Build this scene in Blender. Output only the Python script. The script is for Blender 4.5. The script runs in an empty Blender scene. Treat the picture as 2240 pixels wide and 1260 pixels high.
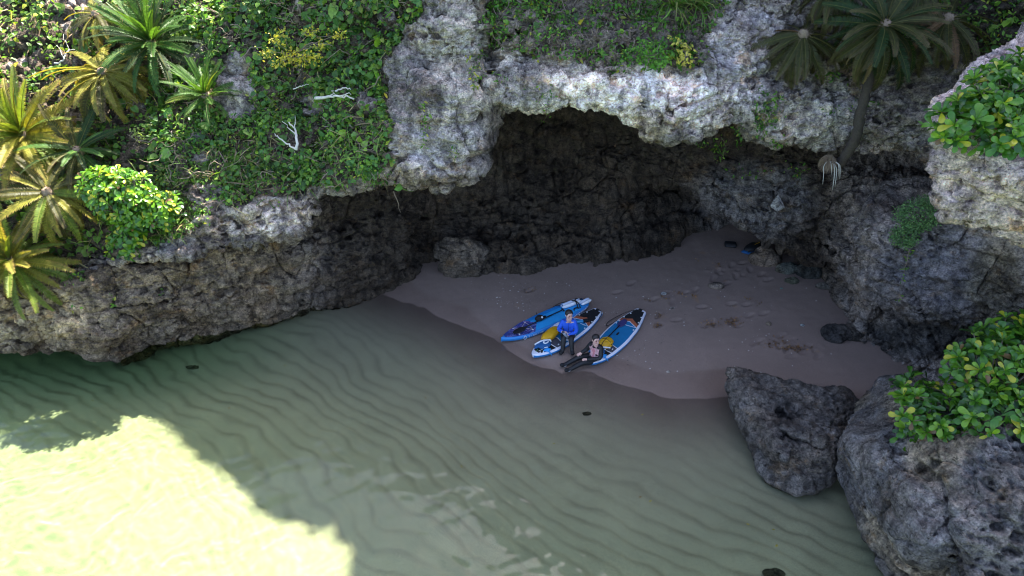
import bpy, bmesh, math, random
import numpy as np
from mathutils import Vector, Matrix, Euler

# ------------------------------------------------------------------ camera, sky, sun, exposure
SC = bpy.context.scene
COL = SC.collection
PI = math.pi
TH = math.radians(33.0)          # camera pitch below the horizon
H = 11.0                         # the drone hovers 11 m above the water
FPX = 1493.3                     # 24 mm equivalent lens over a 2240 px frame
CT, ST = math.cos(TH), math.sin(TH)

cam_d = bpy.data.cameras.new('drone_camera')
cam_d.sensor_width = 36.0; cam_d.lens = 24.0
cam_d.clip_start = 0.1; cam_d.clip_end = 1500.0
cam = bpy.data.objects.new('drone_camera', cam_d); COL.objects.link(cam)
cam.location = (0, 0, H); cam.rotation_euler = (PI/2 - TH, 0, 0)
SC.camera = cam

SUN_EL, SUN_AZ = math.radians(56), math.radians(32)
SDIR = Vector((math.sin(SUN_AZ)*math.cos(SUN_EL), math.cos(SUN_AZ)*math.cos(SUN_EL), math.sin(SUN_EL)))
world = bpy.data.worlds.new('World'); SC.world = world; world.use_nodes = True
wn = world.node_tree; wn.nodes.clear()
sky = wn.nodes.new('ShaderNodeTexSky'); sky.sky_type = 'NISHITA'; sky.sun_disc = False
sky.sun_elevation = SUN_EL; sky.sun_rotation = SUN_AZ
sky.air_density = 0.8; sky.dust_density = 2.0; sky.ozone_density = 0.35
bgn = wn.nodes.new('ShaderNodeBackground'); bgn.inputs['Strength'].default_value = 0.09
won = wn.nodes.new('ShaderNodeOutputWorld')
wn.links.new(sky.outputs[0], bgn.inputs[0]); wn.links.new(bgn.outputs[0], won.inputs[0])
sun_d = bpy.data.lights.new('sun', 'SUN'); sun_d.energy = 4.4; sun_d.angle = math.radians(0.53)
sun_d.color = (1.0, 0.925, 0.80)
sun = bpy.data.objects.new('sun', sun_d); COL.objects.link(sun)
sun.rotation_euler = (-SDIR).to_track_quat('-Z', 'Y').to_euler(); sun.location = (10, 20, 40)
SC.view_settings.view_transform = 'Standard'; SC.view_settings.look = 'None'
SC.view_settings.gamma = 1.0; SC.view_settings.use_curve_mapping = False
SC.view_settings.exposure = 2.88
SC.render.engine = 'CYCLES'
cy = SC.cycles
cy.use_denoising = True; cy.filter_width = 1.15
cy.max_bounces = 7; cy.diffuse_bounces = 4; cy.glossy_bounces = 2; cy.transmission_bounces = 4
cy.transparent_max_bounces = 12; cy.volume_bounces = 0; cy.caustics_reflective = False; cy.caustics_refractive = True
cy.sample_clamp_indirect = 6.0

rng = np.random.default_rng(7)
R = random.Random(11)

# ------------------------------------------------------------------ geometry of the view: a pixel and a distance give a place
def ray(px, py):
    a = (px - 1120.0)/FPX; b = (630.0 - py)/FPX
    return a, CT + b*ST, -ST + b*CT
def at_z(px, py, z=0.0):
    a, y, dz = ray(px, py); t = (z - H)/dz
    return Vector((a*t, y*t, z))
def at_y(px, py, Y):
    a, y, dz = ray(px, py); t = Y/y
    return Vector((a*t, Y, H + dz*t))
def xof(px, Y, z):
    return (px - 1120.0)/FPX*(Y*CT + (H - z)*ST)
def project(P):
    P = np.asarray(P); d = P[..., 1]*CT + (H - P[..., 2])*ST
    u = P[..., 0]/d*FPX + 1120.0
    v = 630.0 - (P[..., 1]*ST - (H - P[..., 2])*CT)/d*FPX
    return u, v

# ------------------------------------------------------------------ noise
_perm = np.random.default_rng(3).permutation(256).astype(np.int32)
_perm2 = np.concatenate([_perm, _perm, _perm])
_g = np.random.default_rng(4).normal(size=(256, 3)); _g /= np.linalg.norm(_g, axis=1)[:, None]
_g = _g.astype(np.float32)
_fp = np.random.default_rng(5).random((256, 3)).astype(np.float32)
def perlin(P):
    P = np.asarray(P, dtype=np.float32); i = np.floor(P).astype(np.int32); f = P - i
    u = f*f*f*(f*(f*6 - 15) + 10); out = np.zeros(len(P), np.float32)
    i &= 255
    for dx in (0, 1):
        hx = _perm2[(i[:, 0] + dx) & 255]; wx = u[:, 0] if dx else 1 - u[:, 0]
        for dy in (0, 1):
            hy = _perm2[hx + ((i[:, 1] + dy) & 255)]; wy = u[:, 1] if dy else 1 - u[:, 1]
            for dz in (0, 1):
                h = _perm2[hy + ((i[:, 2] + dz) & 255)]; g = _g[h]
                d = g[:, 0]*(f[:, 0] - dx) + g[:, 1]*(f[:, 1] - dy) + g[:, 2]*(f[:, 2] - dz)
                out += d*wx*wy*(u[:, 2] if dz else 1 - u[:, 2])
    return out*1.6
def fbm(P, octv=4, gain=0.5):
    P = np.asarray(P, dtype=np.float32); o = np.zeros(len(P), np.float32); a = 1.0; s = 0.0
    for k in range(octv):
        o += a*perlin(P*(2.03**k) + 17.3*k); s += a; a *= gain
    return o/s
def ridged(P, octv=3):
    P = np.asarray(P, dtype=np.float32); o = np.zeros(len(P), np.float32); a = 1.0; s = 0.0
    for k in range(octv):
        o += a*(1 - 2*np.abs(perlin(P*(2.1**k) + 9.1*k))); s += a; a *= 0.5
    return o/s
def worley(P):
    P = np.asarray(P, dtype=np.float32); i = np.floor(P).astype(np.int32); f = P - i
    best = np.full(len(P), 9.0, np.float32)
    for dx in (-1, 0, 1):
        hx = _perm2[(i[:, 0] + dx) & 255]
        for dy in (-1, 0, 1):
            hy = _perm2[hx + ((i[:, 1] + dy) & 255)]
            for dz in (-1, 0, 1):
                h = _perm2[hy + ((i[:, 2] + dz) & 255)]; q = _fp[h]
                d = (q[:, 0] + dx - f[:, 0])**2 + (q[:, 1] + dy - f[:, 1])**2 + (q[:, 2] + dz - f[:, 2])**2
                np.minimum(best, d, out=best)
    return np.sqrt(best)
def sstep(a, b, x):
    t = np.clip((x - a)/(b - a), 0, 1); return t*t*(3 - 2*t)
def pchip(x, y, xq):
    """monotone cubic through (x, y); y may be (n, m); returns values at xq"""
    x = np.asarray(x, float); y = np.asarray(y, float); xq = np.clip(np.asarray(xq, float), x[0], x[-1])
    h = np.diff(x); hh = h.reshape((-1,) + (1,)*(y.ndim - 1)); d = np.diff(y, axis=0)/hh
    m = np.zeros_like(y); m[0] = d[0]; m[-1] = d[-1]
    if len(x) > 2:
        p = d[:-1]*d[1:]; den = d[:-1] + d[1:]
        m[1:-1] = np.where(p > 0, 2*p/np.where(np.abs(den) < 1e-12, 1, den), 0)
    k = np.clip(np.searchsorted(x, xq) - 1, 0, len(x) - 2)
    t = (xq - x[k])/h[k]; sh = (-1,) + (1,)*(y.ndim - 1)
    t = t.reshape(sh); hk = h[k].reshape(sh)
    return ((2*t**3 - 3*t**2 + 1)*y[k] + (t**3 - 2*t**2 + t)*hk*m[k] + (-2*t**3 + 3*t**2)*y[k+1] + (t**3 - t**2)*hk*m[k+1])

# ------------------------------------------------------------------ mesh and object helpers
def mesh_np(name, V, F, mat=None, smooth=True, col=None, mats=None, midx=None):
    """V (n,3), F (m,k) with k = 3 or 4 for every face"""
    V = np.asarray(V, np.float32); F = np.asarray(F, np.int32)
    me = bpy.data.meshes.new(name); m, k = F.shape
    me.vertices.add(len(V)); me.vertices.foreach_set('co', V.ravel())
    me.loops.add(m*k); me.loops.foreach_set('vertex_index', F.ravel())
    me.polygons.add(m); me.polygons.foreach_set('loop_start', np.arange(m, dtype=np.int32)*k)
    me.polygons.foreach_set('use_smooth', np.full(m, bool(smooth)))
    for q in (mats or ([mat] if mat else [])): me.materials.append(q)
    if midx is not None: me.polygons.foreach_set('material_index', np.asarray(midx, np.int32))
    me.update(calc_edges=True)
    if col is not None:
        c = np.asarray(col, np.float32)
        if c.shape[1] == 3: c = np.concatenate([c, np.ones((len(c), 1), np.float32)], 1)
        at = me.color_attributes.new('Col', 'FLOAT_COLOR', 'POINT'); at.data.foreach_set('color', c.ravel())
    return me
def link(name, me, parent=None, loc=None):
    o = bpy.data.objects.new(name, me); COL.objects.link(o)
    if parent: o.parent = parent
    if loc is not None: o.location = loc
    return o
def tag(o, label=None, cat=None, group=None, kind=None):
    if label: o['label'] = label
    if cat: o['category'] = cat
    if group: o['group'] = group
    if kind: o['kind'] = kind
    return o
def empty(name, loc=(0, 0, 0), rot=(0, 0, 0)):
    o = bpy.data.objects.new(name, None); COL.objects.link(o); o.location = loc; o.rotation_euler = rot
    o.empty_display_size = 0.2
    return o
def bm_obj(name, bm, mat, parent=None, smooth=False, mats=None):
    me = bpy.data.meshes.new(name); bm.normal_update(); bm.to_mesh(me); bm.free()
    for q in (mats or [mat]): me.materials.append(q)
    if smooth:
        for p in me.polygons: p.use_smooth = True
    return link(name, me, parent)
def tube(P, r, n=6, cap=True):
    """tube along points P with radii r -> V, F (quads/tri as quads)"""
    P = np.asarray(P, float); m = len(P); r = np.broadcast_to(np.asarray(r, float), (m,))
    T = np.gradient(P, axis=0); T /= np.linalg.norm(T, axis=1)[:, None] + 1e-9
    up = np.array([0, 0, 1.0]) if abs(T[0, 2]) < 0.9 else np.array([1.0, 0, 0])
    V = []; nrm = np.cross(T[0], up); nrm /= np.linalg.norm(nrm)
    for k in range(m):
        nrm = nrm - T[k]*np.dot(nrm, T[k]); nrm /= np.linalg.norm(nrm) + 1e-9
        bn = np.cross(T[k], nrm)
        for j in range(n):
            a = 2*PI*j/n; V.append(P[k] + r[k]*(math.cos(a)*nrm + math.sin(a)*bn))
    F = []
    for k in range(m - 1):
        for j in range(n):
            j2 = (j + 1) % n; F.append((k*n + j, k*n + j2, (k + 1)*n + j2, (k + 1)*n + j))
    if cap:
        V.append(P[0]); V.append(P[-1]); c0, c1 = len(V) - 2, len(V) - 1
        for j in range(n):
            j2 = (j + 1) % n; F.append((c0, j2, j, j)); F.append((c1, (m - 1)*n + j, (m - 1)*n + j2, (m - 1)*n + j2))
    return V, F
class MB:
    """collects pieces into one mesh"""
    def __init__(s): s.V = []; s.F = []; s.M = []
    def add(s, V, F, mi=0):
        o = len(s.V); s.V += [tuple(v) for v in V]
        for f in F:
            g = []
            for q in f:
                if q + o not in g: g.append(q + o)
            s.F.append(tuple(g)); s.M.append(mi)
        return s
    def tube(s, P, r, n=6, mi=0): return s.add(*tube(P, r, n), mi=mi)
    def box(s, c, d, rot=None, mi=0):
        c = Vector(c); V = []
        for x in (-1, 1):
            for y in (-1, 1):
                for z in (-1, 1):
                    v = Vector((x*d[0]/2, y*d[1]/2, z*d[2]/2))
                    if rot is not None: v = rot @ v
                    V.append(c + v)
        return s.add(V, [(0, 1, 3, 2), (4, 6, 7, 5), (0, 4, 5, 1), (2, 3, 7, 6), (0, 2, 6, 4), (1, 5, 7, 3)], mi)
    def build(s, name, mat, parent=None, smooth=False, loc=None, bevel=0.0, mats=None):
        me = bpy.data.meshes.new(name); me.from_pydata(s.V, [], s.F)
        for q in (mats or [mat]): me.materials.append(q)
        me.polygons.foreach_set('material_index', s.M)
        if smooth: me.polygons.foreach_set('use_smooth', [True]*len(s.F))
        me.update()
        if bevel > 0:
            bm = bmesh.new(); bm.from_mesh(me)
            bmesh.ops.bevel(bm, geom=list(bm.edges), offset=bevel, segments=2, affect='EDGES', profile=0.5)
            bm.to_mesh(me); bm.free()
        return link(name, me, parent, loc)

# ------------------------------------------------------------------ materials
def new_mat(name):
    m = bpy.data.materials.new(name); m.use_nodes = True; nt = m.node_tree
    b = nt.nodes['Principled BSDF']; return m, nt, b
def plain(name, rgb, rough=0.6, spec=0.4, metal=0.0, var=0.12, scale=18.0, bump=0.0):
    """a painted or woven surface with slight uneven colour"""
    m, nt, b = new_mat(name)
    tc = nt.nodes.new('ShaderNodeTexCoord'); n = nt.nodes.new('ShaderNodeTexNoise'); n.inputs['Scale'].default_value = scale
    n.inputs['Detail'].default_value = 4.0
    nt.links.new(tc.outputs['Object'], n.inputs['Vector'])
    mx = nt.nodes.new('ShaderNodeMix'); mx.data_type = 'RGBA'
    lo = tuple(max(0, c*(1 - var)) for c in rgb); hi = tuple(min(1, c*(1 + var)) for c in rgb)
    mx.inputs[6].default_value = (*lo, 1); mx.inputs[7].default_value = (*hi, 1)
    nt.links.new(n.outputs['Fac'], mx.inputs[0]); nt.links.new(mx.outputs[2], b.inputs['Base Color'])
    b.inputs['Roughness'].default_value = rough; b.inputs['Metallic'].default_value = metal
    b.inputs['Specular IOR Level'].default_value = spec
    if bump > 0:
        bp = nt.nodes.new('ShaderNodeBump'); bp.inputs['Strength'].default_value = bump; bp.inputs['Distance'].default_value = 0.01
        nt.links.new(n.outputs['Fac'], bp.inputs['Height']); nt.links.new(bp.outputs[0], b.inputs['Normal'])
    return m
def attr_rgb(nt):
    a = nt.nodes.new('ShaderNodeAttribute'); a.attribute_name = 'Col'; return a.outputs['Color']
def math_n(nt, op, a, b=None, c=None):
    n = nt.nodes.new('ShaderNodeMath'); n.operation = op
    for k, v in enumerate((a, b, c)):
        if v is None: continue
        if isinstance(v, (int, float)): n.inputs[k].default_value = v
        else: nt.links.new(v, n.inputs[k])
    return n.outputs[0]
def rock_mat(name, spec=0.25):
    m, nt, b = new_mat(name); L = nt.links.new
    geo = nt.nodes.new('ShaderNodeNewGeometry'); pos = geo.outputs['Position']
    def noise(sc, det=5.0, rough=0.6, st=None):
        n = nt.nodes.new('ShaderNodeTexNoise'); n.inputs['Scale'].default_value = sc; n.inputs['Detail'].default_value = det
        n.inputs['Roughness'].default_value = rough
        if st:
            mp = nt.nodes.new('ShaderNodeMapping'); mp.inputs['Scale'].default_value = st; L(pos, mp.inputs[0]); L(mp.outputs[0], n.inputs['Vector'])
        else: L(pos, n.inputs['Vector'])
        return n.outputs['Fac']
    def ramp(f, pts):
        r = nt.nodes.new('ShaderNodeValToRGB'); e = r.color_ramp.elements
        e[0].position, e[0].color = pts[0][0], (*pts[0][1], 1); e[1].position, e[1].color = pts[-1][0], (*pts[-1][1], 1)
        for p, c in pts[1:-1]:
            q = e.new(p); q.color = (*c, 1)
        L(f, r.inputs[0]); return r.outputs[0]
    def mul(x, y, f=1.0):
        n = nt.nodes.new('ShaderNodeMix'); n.data_type = 'RGBA'; n.blend_type = 'MULTIPLY'; n.inputs[0].default_value = f
        L(x, n.inputs[6]); L(y, n.inputs[7]); return n.outputs[2]
    # grain, lichen mottling and vertical water streaks, all independent of the relief
    grain = ramp(noise(26, 6, 0.7), [(0.30, (0.36, 0.36, 0.37)), (0.50, (0.95, 0.95, 0.95)), (0.72, (1.75, 1.72, 1.68))])
    mott = ramp(noise(5.0, 6, 0.65), [(0.33, (0.42, 0.40, 0.39)), (0.5, (1, 1, 1)), (0.68, (1.45, 1.42, 1.38))])
    streak = ramp(noise(3.0, 4, 0.6, (1.6, 1.6, 0.28)), [(0.37, (0.36, 0.35, 0.35)), (0.52, (1.10, 1.09, 1.07))])
    warm = ramp(noise(1.4, 4, 0.6), [(0.38, (1.10, 0.98, 0.86)), (0.62, (1.03, 0.99, 0.965))])
    spots = ramp(noise(11, 5, 0.75, (0.8, 0.8, 1.7)), [(0.36, (0.20, 0.19, 0.19)), (0.44, (1.12, 1.12, 1.12))])  # dark lichen specks that also paint in the black of shaded pits
    face = ramp(noise(0.9, 5, 0.6), [(0.34, (0.60, 0.57, 0.56)), (0.5, (1.0, 1.0, 1.0)), (0.66, (1.30, 1.26, 1.22))])
    rust = ramp(noise(1.7, 6, 0.7, (1, 1, 1.3)), [(0.56, (1.0, 1.0, 1.0)), (0.66, (0.98, 0.80, 0.60))])
    c = mul(mul(mul(mul(attr_rgb(nt), spots, 0.9), face), rust), grain); c = mul(c, mott); c = mul(c, streak, 0.8); c = mul(c, warm)
    L(c, b.inputs['Base Color']); b.inputs['Roughness'].default_value = 0.9; b.inputs['Specular IOR Level'].default_value = spec
    v = nt.nodes.new('ShaderNodeTexVoronoi'); v.inputs['Scale'].default_value = 16.0
    mpv = nt.nodes.new('ShaderNodeMapping'); mpv.inputs['Scale'].default_value = (0.8, 0.8, 1.7); L(pos, mpv.inputs[0]); L(mpv.outputs[0], v.inputs['Vector'])
    hsum = math_n(nt, 'ADD', math_n(nt, 'MULTIPLY', noise(34, 8, 0.75), 0.9), math_n(nt, 'MULTIPLY', v.outputs['Distance'], 0.55))
    bp = nt.nodes.new('ShaderNodeBump'); bp.inputs['Strength'].default_value = 0.9; bp.inputs['Distance'].default_value = 0.06
    L(hsum, bp.inputs['Height']); L(bp.outputs[0], b.inputs['Normal'])
    return m
def leaf_mat(name, rough=0.45, trans=0.35, tcol=(1.25, 1.35, 0.55), spec=0.4):
    m, nt, b = new_mat(name); L = nt.links.new
    c = attr_rgb(nt)
    geo = nt.nodes.new('ShaderNodeNewGeometry'); n = nt.nodes.new('ShaderNodeTexNoise'); n.inputs['Scale'].default_value = 9.0
    L(geo.outputs['Position'], n.inputs['Vector'])
    hs = nt.nodes.new('ShaderNodeHueSaturation'); L(c, hs.inputs['Color'])
    L(math_n(nt, 'MULTIPLY_ADD', n.outputs['Fac'], 0.9, 0.55), hs.inputs['Value'])
    L(hs.outputs[0], b.inputs['Base Color']); b.inputs['Roughness'].default_value = rough; b.inputs['Specular IOR Level'].default_value = spec
    t = nt.nodes.new('ShaderNodeBsdfTranslucent'); mx = nt.nodes.new('ShaderNodeMix'); mx.data_type = 'RGBA'; mx.blend_type = 'MULTIPLY'
    mx.inputs[0].default_value = 1.0; mx.inputs[7].default_value = (*tcol, 1); L(hs.outputs[0], mx.inputs[6]); L(mx.outputs[2], t.inputs[0])
    ms = nt.nodes.new('ShaderNodeMixShader'); ms.inputs[0].default_value = trans
    L(b.outputs[0], ms.inputs[1]); L(t.outputs[0], ms.inputs[2]); L(ms.outputs[0], nt.nodes['Material Output'].inputs[0])
    return m
M_ROCK = rock_mat('limestone')
M_LEAF = leaf_mat('vine_leaf')
M_WAXY = leaf_mat('waxy_leaf', 0.32, 0.32, (1.35, 1.4, 0.45), 0.5)
M_FROND = leaf_mat('cycad_frond', 0.5, 0.38, (1.6, 1.4, 0.45), 0.22)
M_TWIG = plain('twig_bark', (0.22, 0.17, 0.13), 0.85, 0.2, var=0.35)
M_DEADWOOD = plain('bleached_wood', (0.55, 0.52, 0.47), 0.8, 0.2, var=0.2)
M_TRUNK = plain('cycad_trunk_bark', (0.075, 0.06, 0.05), 0.95, 0.15, var=0.5, scale=30, bump=1.0)
# ------------------------------------------------------------------ beach and sea bed
SHORE = np.array([(-40, 22), (-16, 19.5), (-7.5, 18.4), (-4.2, 16.9), (-2.6, 15.9), (-1.3, 15.0), (-0.3, 14.2), (0.5, 13.45), (1.2, 13.05), (2.0, 13.1), (2.9, 12.55), (3.6, 12.2), (4.4, 12.15), (5.3, 12.15), (6.4, 11.7), (7.6, 11.6), (10, 11.0), (40, 10.0)])
def shore_dist(X, Y):
    """metres inland (+) or out to sea (-) of the water's edge"""
    best = np.full(X.shape, 1e9); 
    for (x0, y0), (x1, y1) in zip(SHORE[:-1], SHORE[1:]):
        ex, ey = x1 - x0, y1 - y0; L2 = ex*ex + ey*ey
        t = np.clip(((X - x0)*ex + (Y - y0)*ey)/L2, 0, 1)
        best = np.minimum(best, (X - x0 - t*ex)**2 + (Y - y0 - t*ey)**2)
    s = np.where(Y > np.interp(X, SHORE[:, 0], SHORE[:, 1]), 1.0, -1.0)
    return np.sqrt(best)*s
def sand_base(X, Y, d=None):
    d = shore_dist(X, Y) if d is None else d
    up = 0.085*np.maximum(d, 0) - 0.0022*np.maximum(d, 0)**2
    dn = np.minimum(d, 0)
    deep = 0.15*sstep(-4, -13, X)*sstep(0, -3.5, d) + 0.65*sstep(-4.5, -11, X)*sstep(11.6, 14.2, Y)
    return up + 0.085*dn*np.exp(0.03*dn) - deep
def bed_z(x, y):
    return float(sand_base(np.array([float(x)]), np.array([float(y)]))[0])
def on_sand(px, py):
    z = 0.0
    for _ in range(6):
        p = at_z(px, py, z); z = max(bed_z(p.x, p.y), -3)
    return Vector((p.x, p.y, z))

# ------------------------------------------------------------------ the cliff: feature lines across the view, each (column, row, distance) or (column, distance, height)
BASE = [(-400, 745), (0, 742), (90, 742), (160, 752), (205, 768), (290, 766), (330, 750), (420, 735), (560, 700), (700, 672), (800, 648), (850, 630), (900, 600), (935, 568), (970, 562), (1060, 598), (1130, 596), (1200, 583), (1300, 572), (1400, 562), (1450, 548), (1470, 535), (1500, 515), (1540, 497), (1590, 486), (1650, 500), (1720, 535), (1790, 590), (1828, 630), (1845, 680), (1880, 735), (1930, 765), (1990, 800), (2100, 840), (2240, 850), (2700, 900)]
# hidden lines: (column, distance, height)
ROW3 = [(-400, 14.6, 0.5), (0, 14.4, 0.5), (170, 14.2, 0.4), (220, 13.75, 0.2), (320, 14.1, 0.35), (420, 14.75, 0.4), (560, 15.4, 0.4), (700, 16.1, 0.45), (800, 16.9, 0.5), (870, 17.7, 0.6), (935, 19.0, 0.8), (1060, 18.0, 0.75), (1200, 18.5, 0.8), (1250, 18.9, 1.1), (1350, 19.4, 1.5), (1400, 20, 1.8), (1480, 21, 1.9), (1560, 21.6, 1.8), (1600, 21.2, 1.6), (1640, 20.4, 1.5), (1720, 19, 1.3), (1780, 18, 1.2), (1830, 17.3, 1.1), (1860, 16.6, 1.0), (1900, 15.3, 1.1), (1930, 14.7, 1.3), (2000, 13.9, 1.4), (2100, 13.4, 1.3), (2240, 12.8, 1.2), (2700, 11.5, 1.2)]
LIP2 = [(-400, 750, 13.5), (0, 748, 13.6), (90, 750, 13.6), (170, 752, 13.6), (220, 750, 13.6), (320, 730, 14.05), (420, 704, 14.6), (560, 680, 15.1), (700, 650, 15.8), (800, 625, 16.5), (870, 600, 17.2), (935, 545, 18.5), (1060, 570, 17.8), (1200, 555, 18.3), (1250, 505, 18.9), (1330, 420, 19.1), (1400, 380, 18.9), (1480, 408, 18.5), (1560, 445, 18.1), (1600, 466, 17.8), (1640, 500, 17.4), (1720, 535, 17.0), (1780, 562, 16.8), (1830, 600, 16.6), (1860, 650, 15.8), (1900, 690, 14.5), (1930, 668, 14.1), (2000, 675, 13.3), (2100, 692, 12.8), (2240, 700, 12.1), (2700, 720, 11)]
F2A = [(-400, 720, 13.5), (0, 722, 13.5), (220, 725, 13.4), (320, 700, 13.9), (420, 670, 14.4), (560, 630, 15.0), (700, 600, 15.7), (800, 580, 16.4), (870, 555, 17.2), (935, 505, 18.7), (1060, 535, 18.3), (1200, 490, 19.0), (1250, 450, 19.3), (1350, 360, 19.3), (1400, 350, 18.8), (1480, 375, 18.3), (1560, 410, 17.9), (1640, 455, 17.2), (1720, 490, 16.8), (1780, 515, 16.6), (1830, 550, 16.3), (1860, 590, 15.5), (1900, 600, 14.3), (1930, 600, 13.8), (2000, 620, 13.2), (2100, 640, 12.7), (2240, 650, 12.0), (2700, 660, 11)]
F2B = [(-400, 660, 13.9), (0, 660, 13.9), (220, 640, 13.9), (320, 610, 14.1), (420, 575, 14.5), (560, 545, 15.1), (640, 515, 15.6), (700, 470, 16.3), (800, 460, 16.9), (870, 450, 17.4), (935, 440, 18.5), (1060, 430, 19.2), (1200, 340, 19.9), (1250, 320, 19.9), (1350, 312, 19.6), (1400, 312, 19.0), (1480, 330, 18.2), (1560, 350, 17.8), (1640, 370, 17.2), (1720, 400, 16.7), (1780, 420, 16.6), (1830, 450, 16.4), (1880, 490, 15.6), (1930, 510, 13.9), (2000, 498, 13.4), (2100, 490, 13.0), (2240, 500, 12.4), (2700, 510, 11)]
WTOP = [(-400, 14.0, 1.9), (0, 14.0, 1.9), (220, 14.0, 2.1), (320, 14.4, 2.4), (420, 14.8, 2.6), (560, 15.3, 2.8), (640, 15.8, 3.0), (700, 16.4, 3.4), (800, 17, 3.5), (870, 17.5, 3.4), (935, 18.5, 3.4), (1060, 19.2, 3.8), (1200, 19.9, 4.6), (1350, 19.4, 4.9), (1480, 18.1, 4.8), (1560, 17.6, 4.7), (1640, 17.1, 4.5), (1720, 16.9, 4.4), (1830, 17.0, 4.0), (1880, 17.4, 3.6), (1930, 17.6, 3.5), (2000, 17.3, 3.5), (2100, 16.5, 3.6), (2240, 15, 3.8), (2700, 13, 4)]
CEIL = [(-400, 14.1, 2.1), (0, 14.1, 2.1), (220, 14.2, 2.4), (320, 14.6, 2.7), (420, 14.9, 2.8), (560, 15.5, 3.1), (640, 15.9, 3.4), (700, 16.2, 4.1), (800, 16.7, 4.4), (870, 17.0, 4.6), (935, 17.6, 4.8), (1060, 18.2, 5.1), (1100, 18.6, 5.5), (1200, 19.0, 6.2), (1350, 18.5, 6.3), (1480, 17.3, 6.0), (1560, 17.0, 5.8), (1640, 16.8, 5.6), (1720, 16.6, 5.4), (1830, 16.9, 5.2), (1880, 17.3, 4.9), (1930, 17.5, 4.8), (2000, 17.2, 4.8), (2100, 16.3, 4.9), (2240, 15, 5), (2700, 13, 5)]
LIP1 = [(-400, 640, 14.0), (0, 640, 14.0), (150, 600, 14.2), (220, 590, 14.2), (300, 565, 14.0), (360, 562, 14.0), (450, 545, 14.1), (540, 525, 14.4), (600, 508, 14.6), (650, 497, 14.8), (680, 465, 14.9), (700, 412, 15.0), (760, 402, 14.9), (830, 404, 14.7), (900, 406, 14.6), (980, 398, 14.6), (1010, 390, 14.7), (1050, 372, 14.9), (1066, 306, 15.3), (1078, 228, 15.6), (1200, 226, 15.4), (1280, 218, 15.3), (1340, 234, 15.1), (1400, 262, 14.9), (1460, 292, 14.7), (1490, 294, 14.7), (1520, 285, 14.9), (1560, 258, 15.2), (1620, 250, 15.4), (1655, 270, 15.5), (1690, 305, 15.5), (1760, 318, 15.5), (1830, 318, 15.6), (1880, 325, 15.6), (1950, 325, 15.5), (2050, 330, 15.2), (2240, 330, 14), (2700, 330, 12)]
F1A = [(-400, 600, 14.2), (0, 600, 14.2), (150, 560, 14.5), (300, 530, 14.3), (450, 500, 14.3), (540, 478, 14.5), (600, 460, 14.6), (660, 440, 14.9), (700, 380, 15.0), (760, 370, 14.8), (830, 375, 14.5), (900, 375, 14.4), (980, 370, 14.4), (1010, 345, 14.5), (1048, 310, 14.9), (1078, 190, 15.3), (1200, 195, 15.1), (1280, 185, 14.9), (1340, 195, 14.7), (1400, 225, 14.5), (1460, 250, 14.4), (1490, 250, 14.4), (1520, 235, 14.6), (1560, 215, 14.9), (1620, 205, 15.2), (1660, 225, 15.3), (1690, 265, 15.3), (1760, 275, 15.3), (1830, 275, 15.4), (1880, 280, 15.5), (1950, 285, 15.4), (2050, 290, 15), (2240, 290, 14), (2700, 290, 12)]
F1B = [(-400, 480, 15.0), (0, 480, 15.0), (150, 450, 15.2), (300, 430, 15.0), (450, 405, 15.1), (600, 365, 15.3), (700, 320, 15.3), (830, 300, 15.0), (900, 290, 14.6), (980, 270, 14.5), (1025, 250, 14.8), (1052, 240, 16.3), (1078, 205, 16.4), (1104, 155, 15.7), (1200, 145, 15.5), (1340, 150, 15.2), (1460, 180, 14.9), (1560, 160, 15.3), (1690, 205, 15.9), (1830, 215, 15.9), (1950, 225, 15.8), (2050, 220, 15.4), (2240, 220, 14.4), (2700, 220, 12.5)]
F1C = [(-400, 250, 17.0), (0, 250, 17.0), (150, 240, 17.1), (300, 230, 17.0), (450, 220, 16.6), (600, 185, 16.5), (700, 160, 16.4), (830, 150, 16.0), (900, 140, 15.7), (980, 130, 15.5), (1035, 112, 15.8), (1060, 100, 17.0), (1088, 96, 17.0), (1120, 90, 16.0), (1340, 90, 15.8), (1460, 100, 15.6), (1560, 90, 15.9), (1690, 120, 16.2), (1830, 140, 16.4), (1950, 150, 16.4), (2240, 140, 15), (2700, 140, 13)]
TOPL = [(-400, -40, 20.5), (0, -40, 20.5), (300, -40, 20), (450, -40, 18.8), (600, -40, 18), (830, -40, 17), (980, -40, 16.5), (1085, -40, 17.1), (1340, -40, 16.8), (1690, -40, 17.0), (1950, -40, 17.2), (2240, -40, 15.8), (2700, -40, 14)]
RIDGE = [(-400, 22, 8.9), (0, 22, 8.6), (300, 21.5, 8.6), (450, 20.3, 8.9), (600, 19.6, 8.8), (795, 18.6, 9.1), (900, 18.4, 10.0), (1040, 18.3, 12.2), (1327, 18.4, 15.2), (1588, 18.5, 17.2), (1800, 18.8, 19.6), (2240, 18, 22.5), (2700, 16, 24), (4200, 15, 24)]  # crest out of view, heights shaped to cast the sunlit water's shadow edge
PXS = np.unique(np.concatenate([np.linspace(-400, -20, 60), np.linspace(-20, 2260, 1060), np.linspace(2260, 2700, 50), np.linspace(2740, 4200, 40)]))
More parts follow.
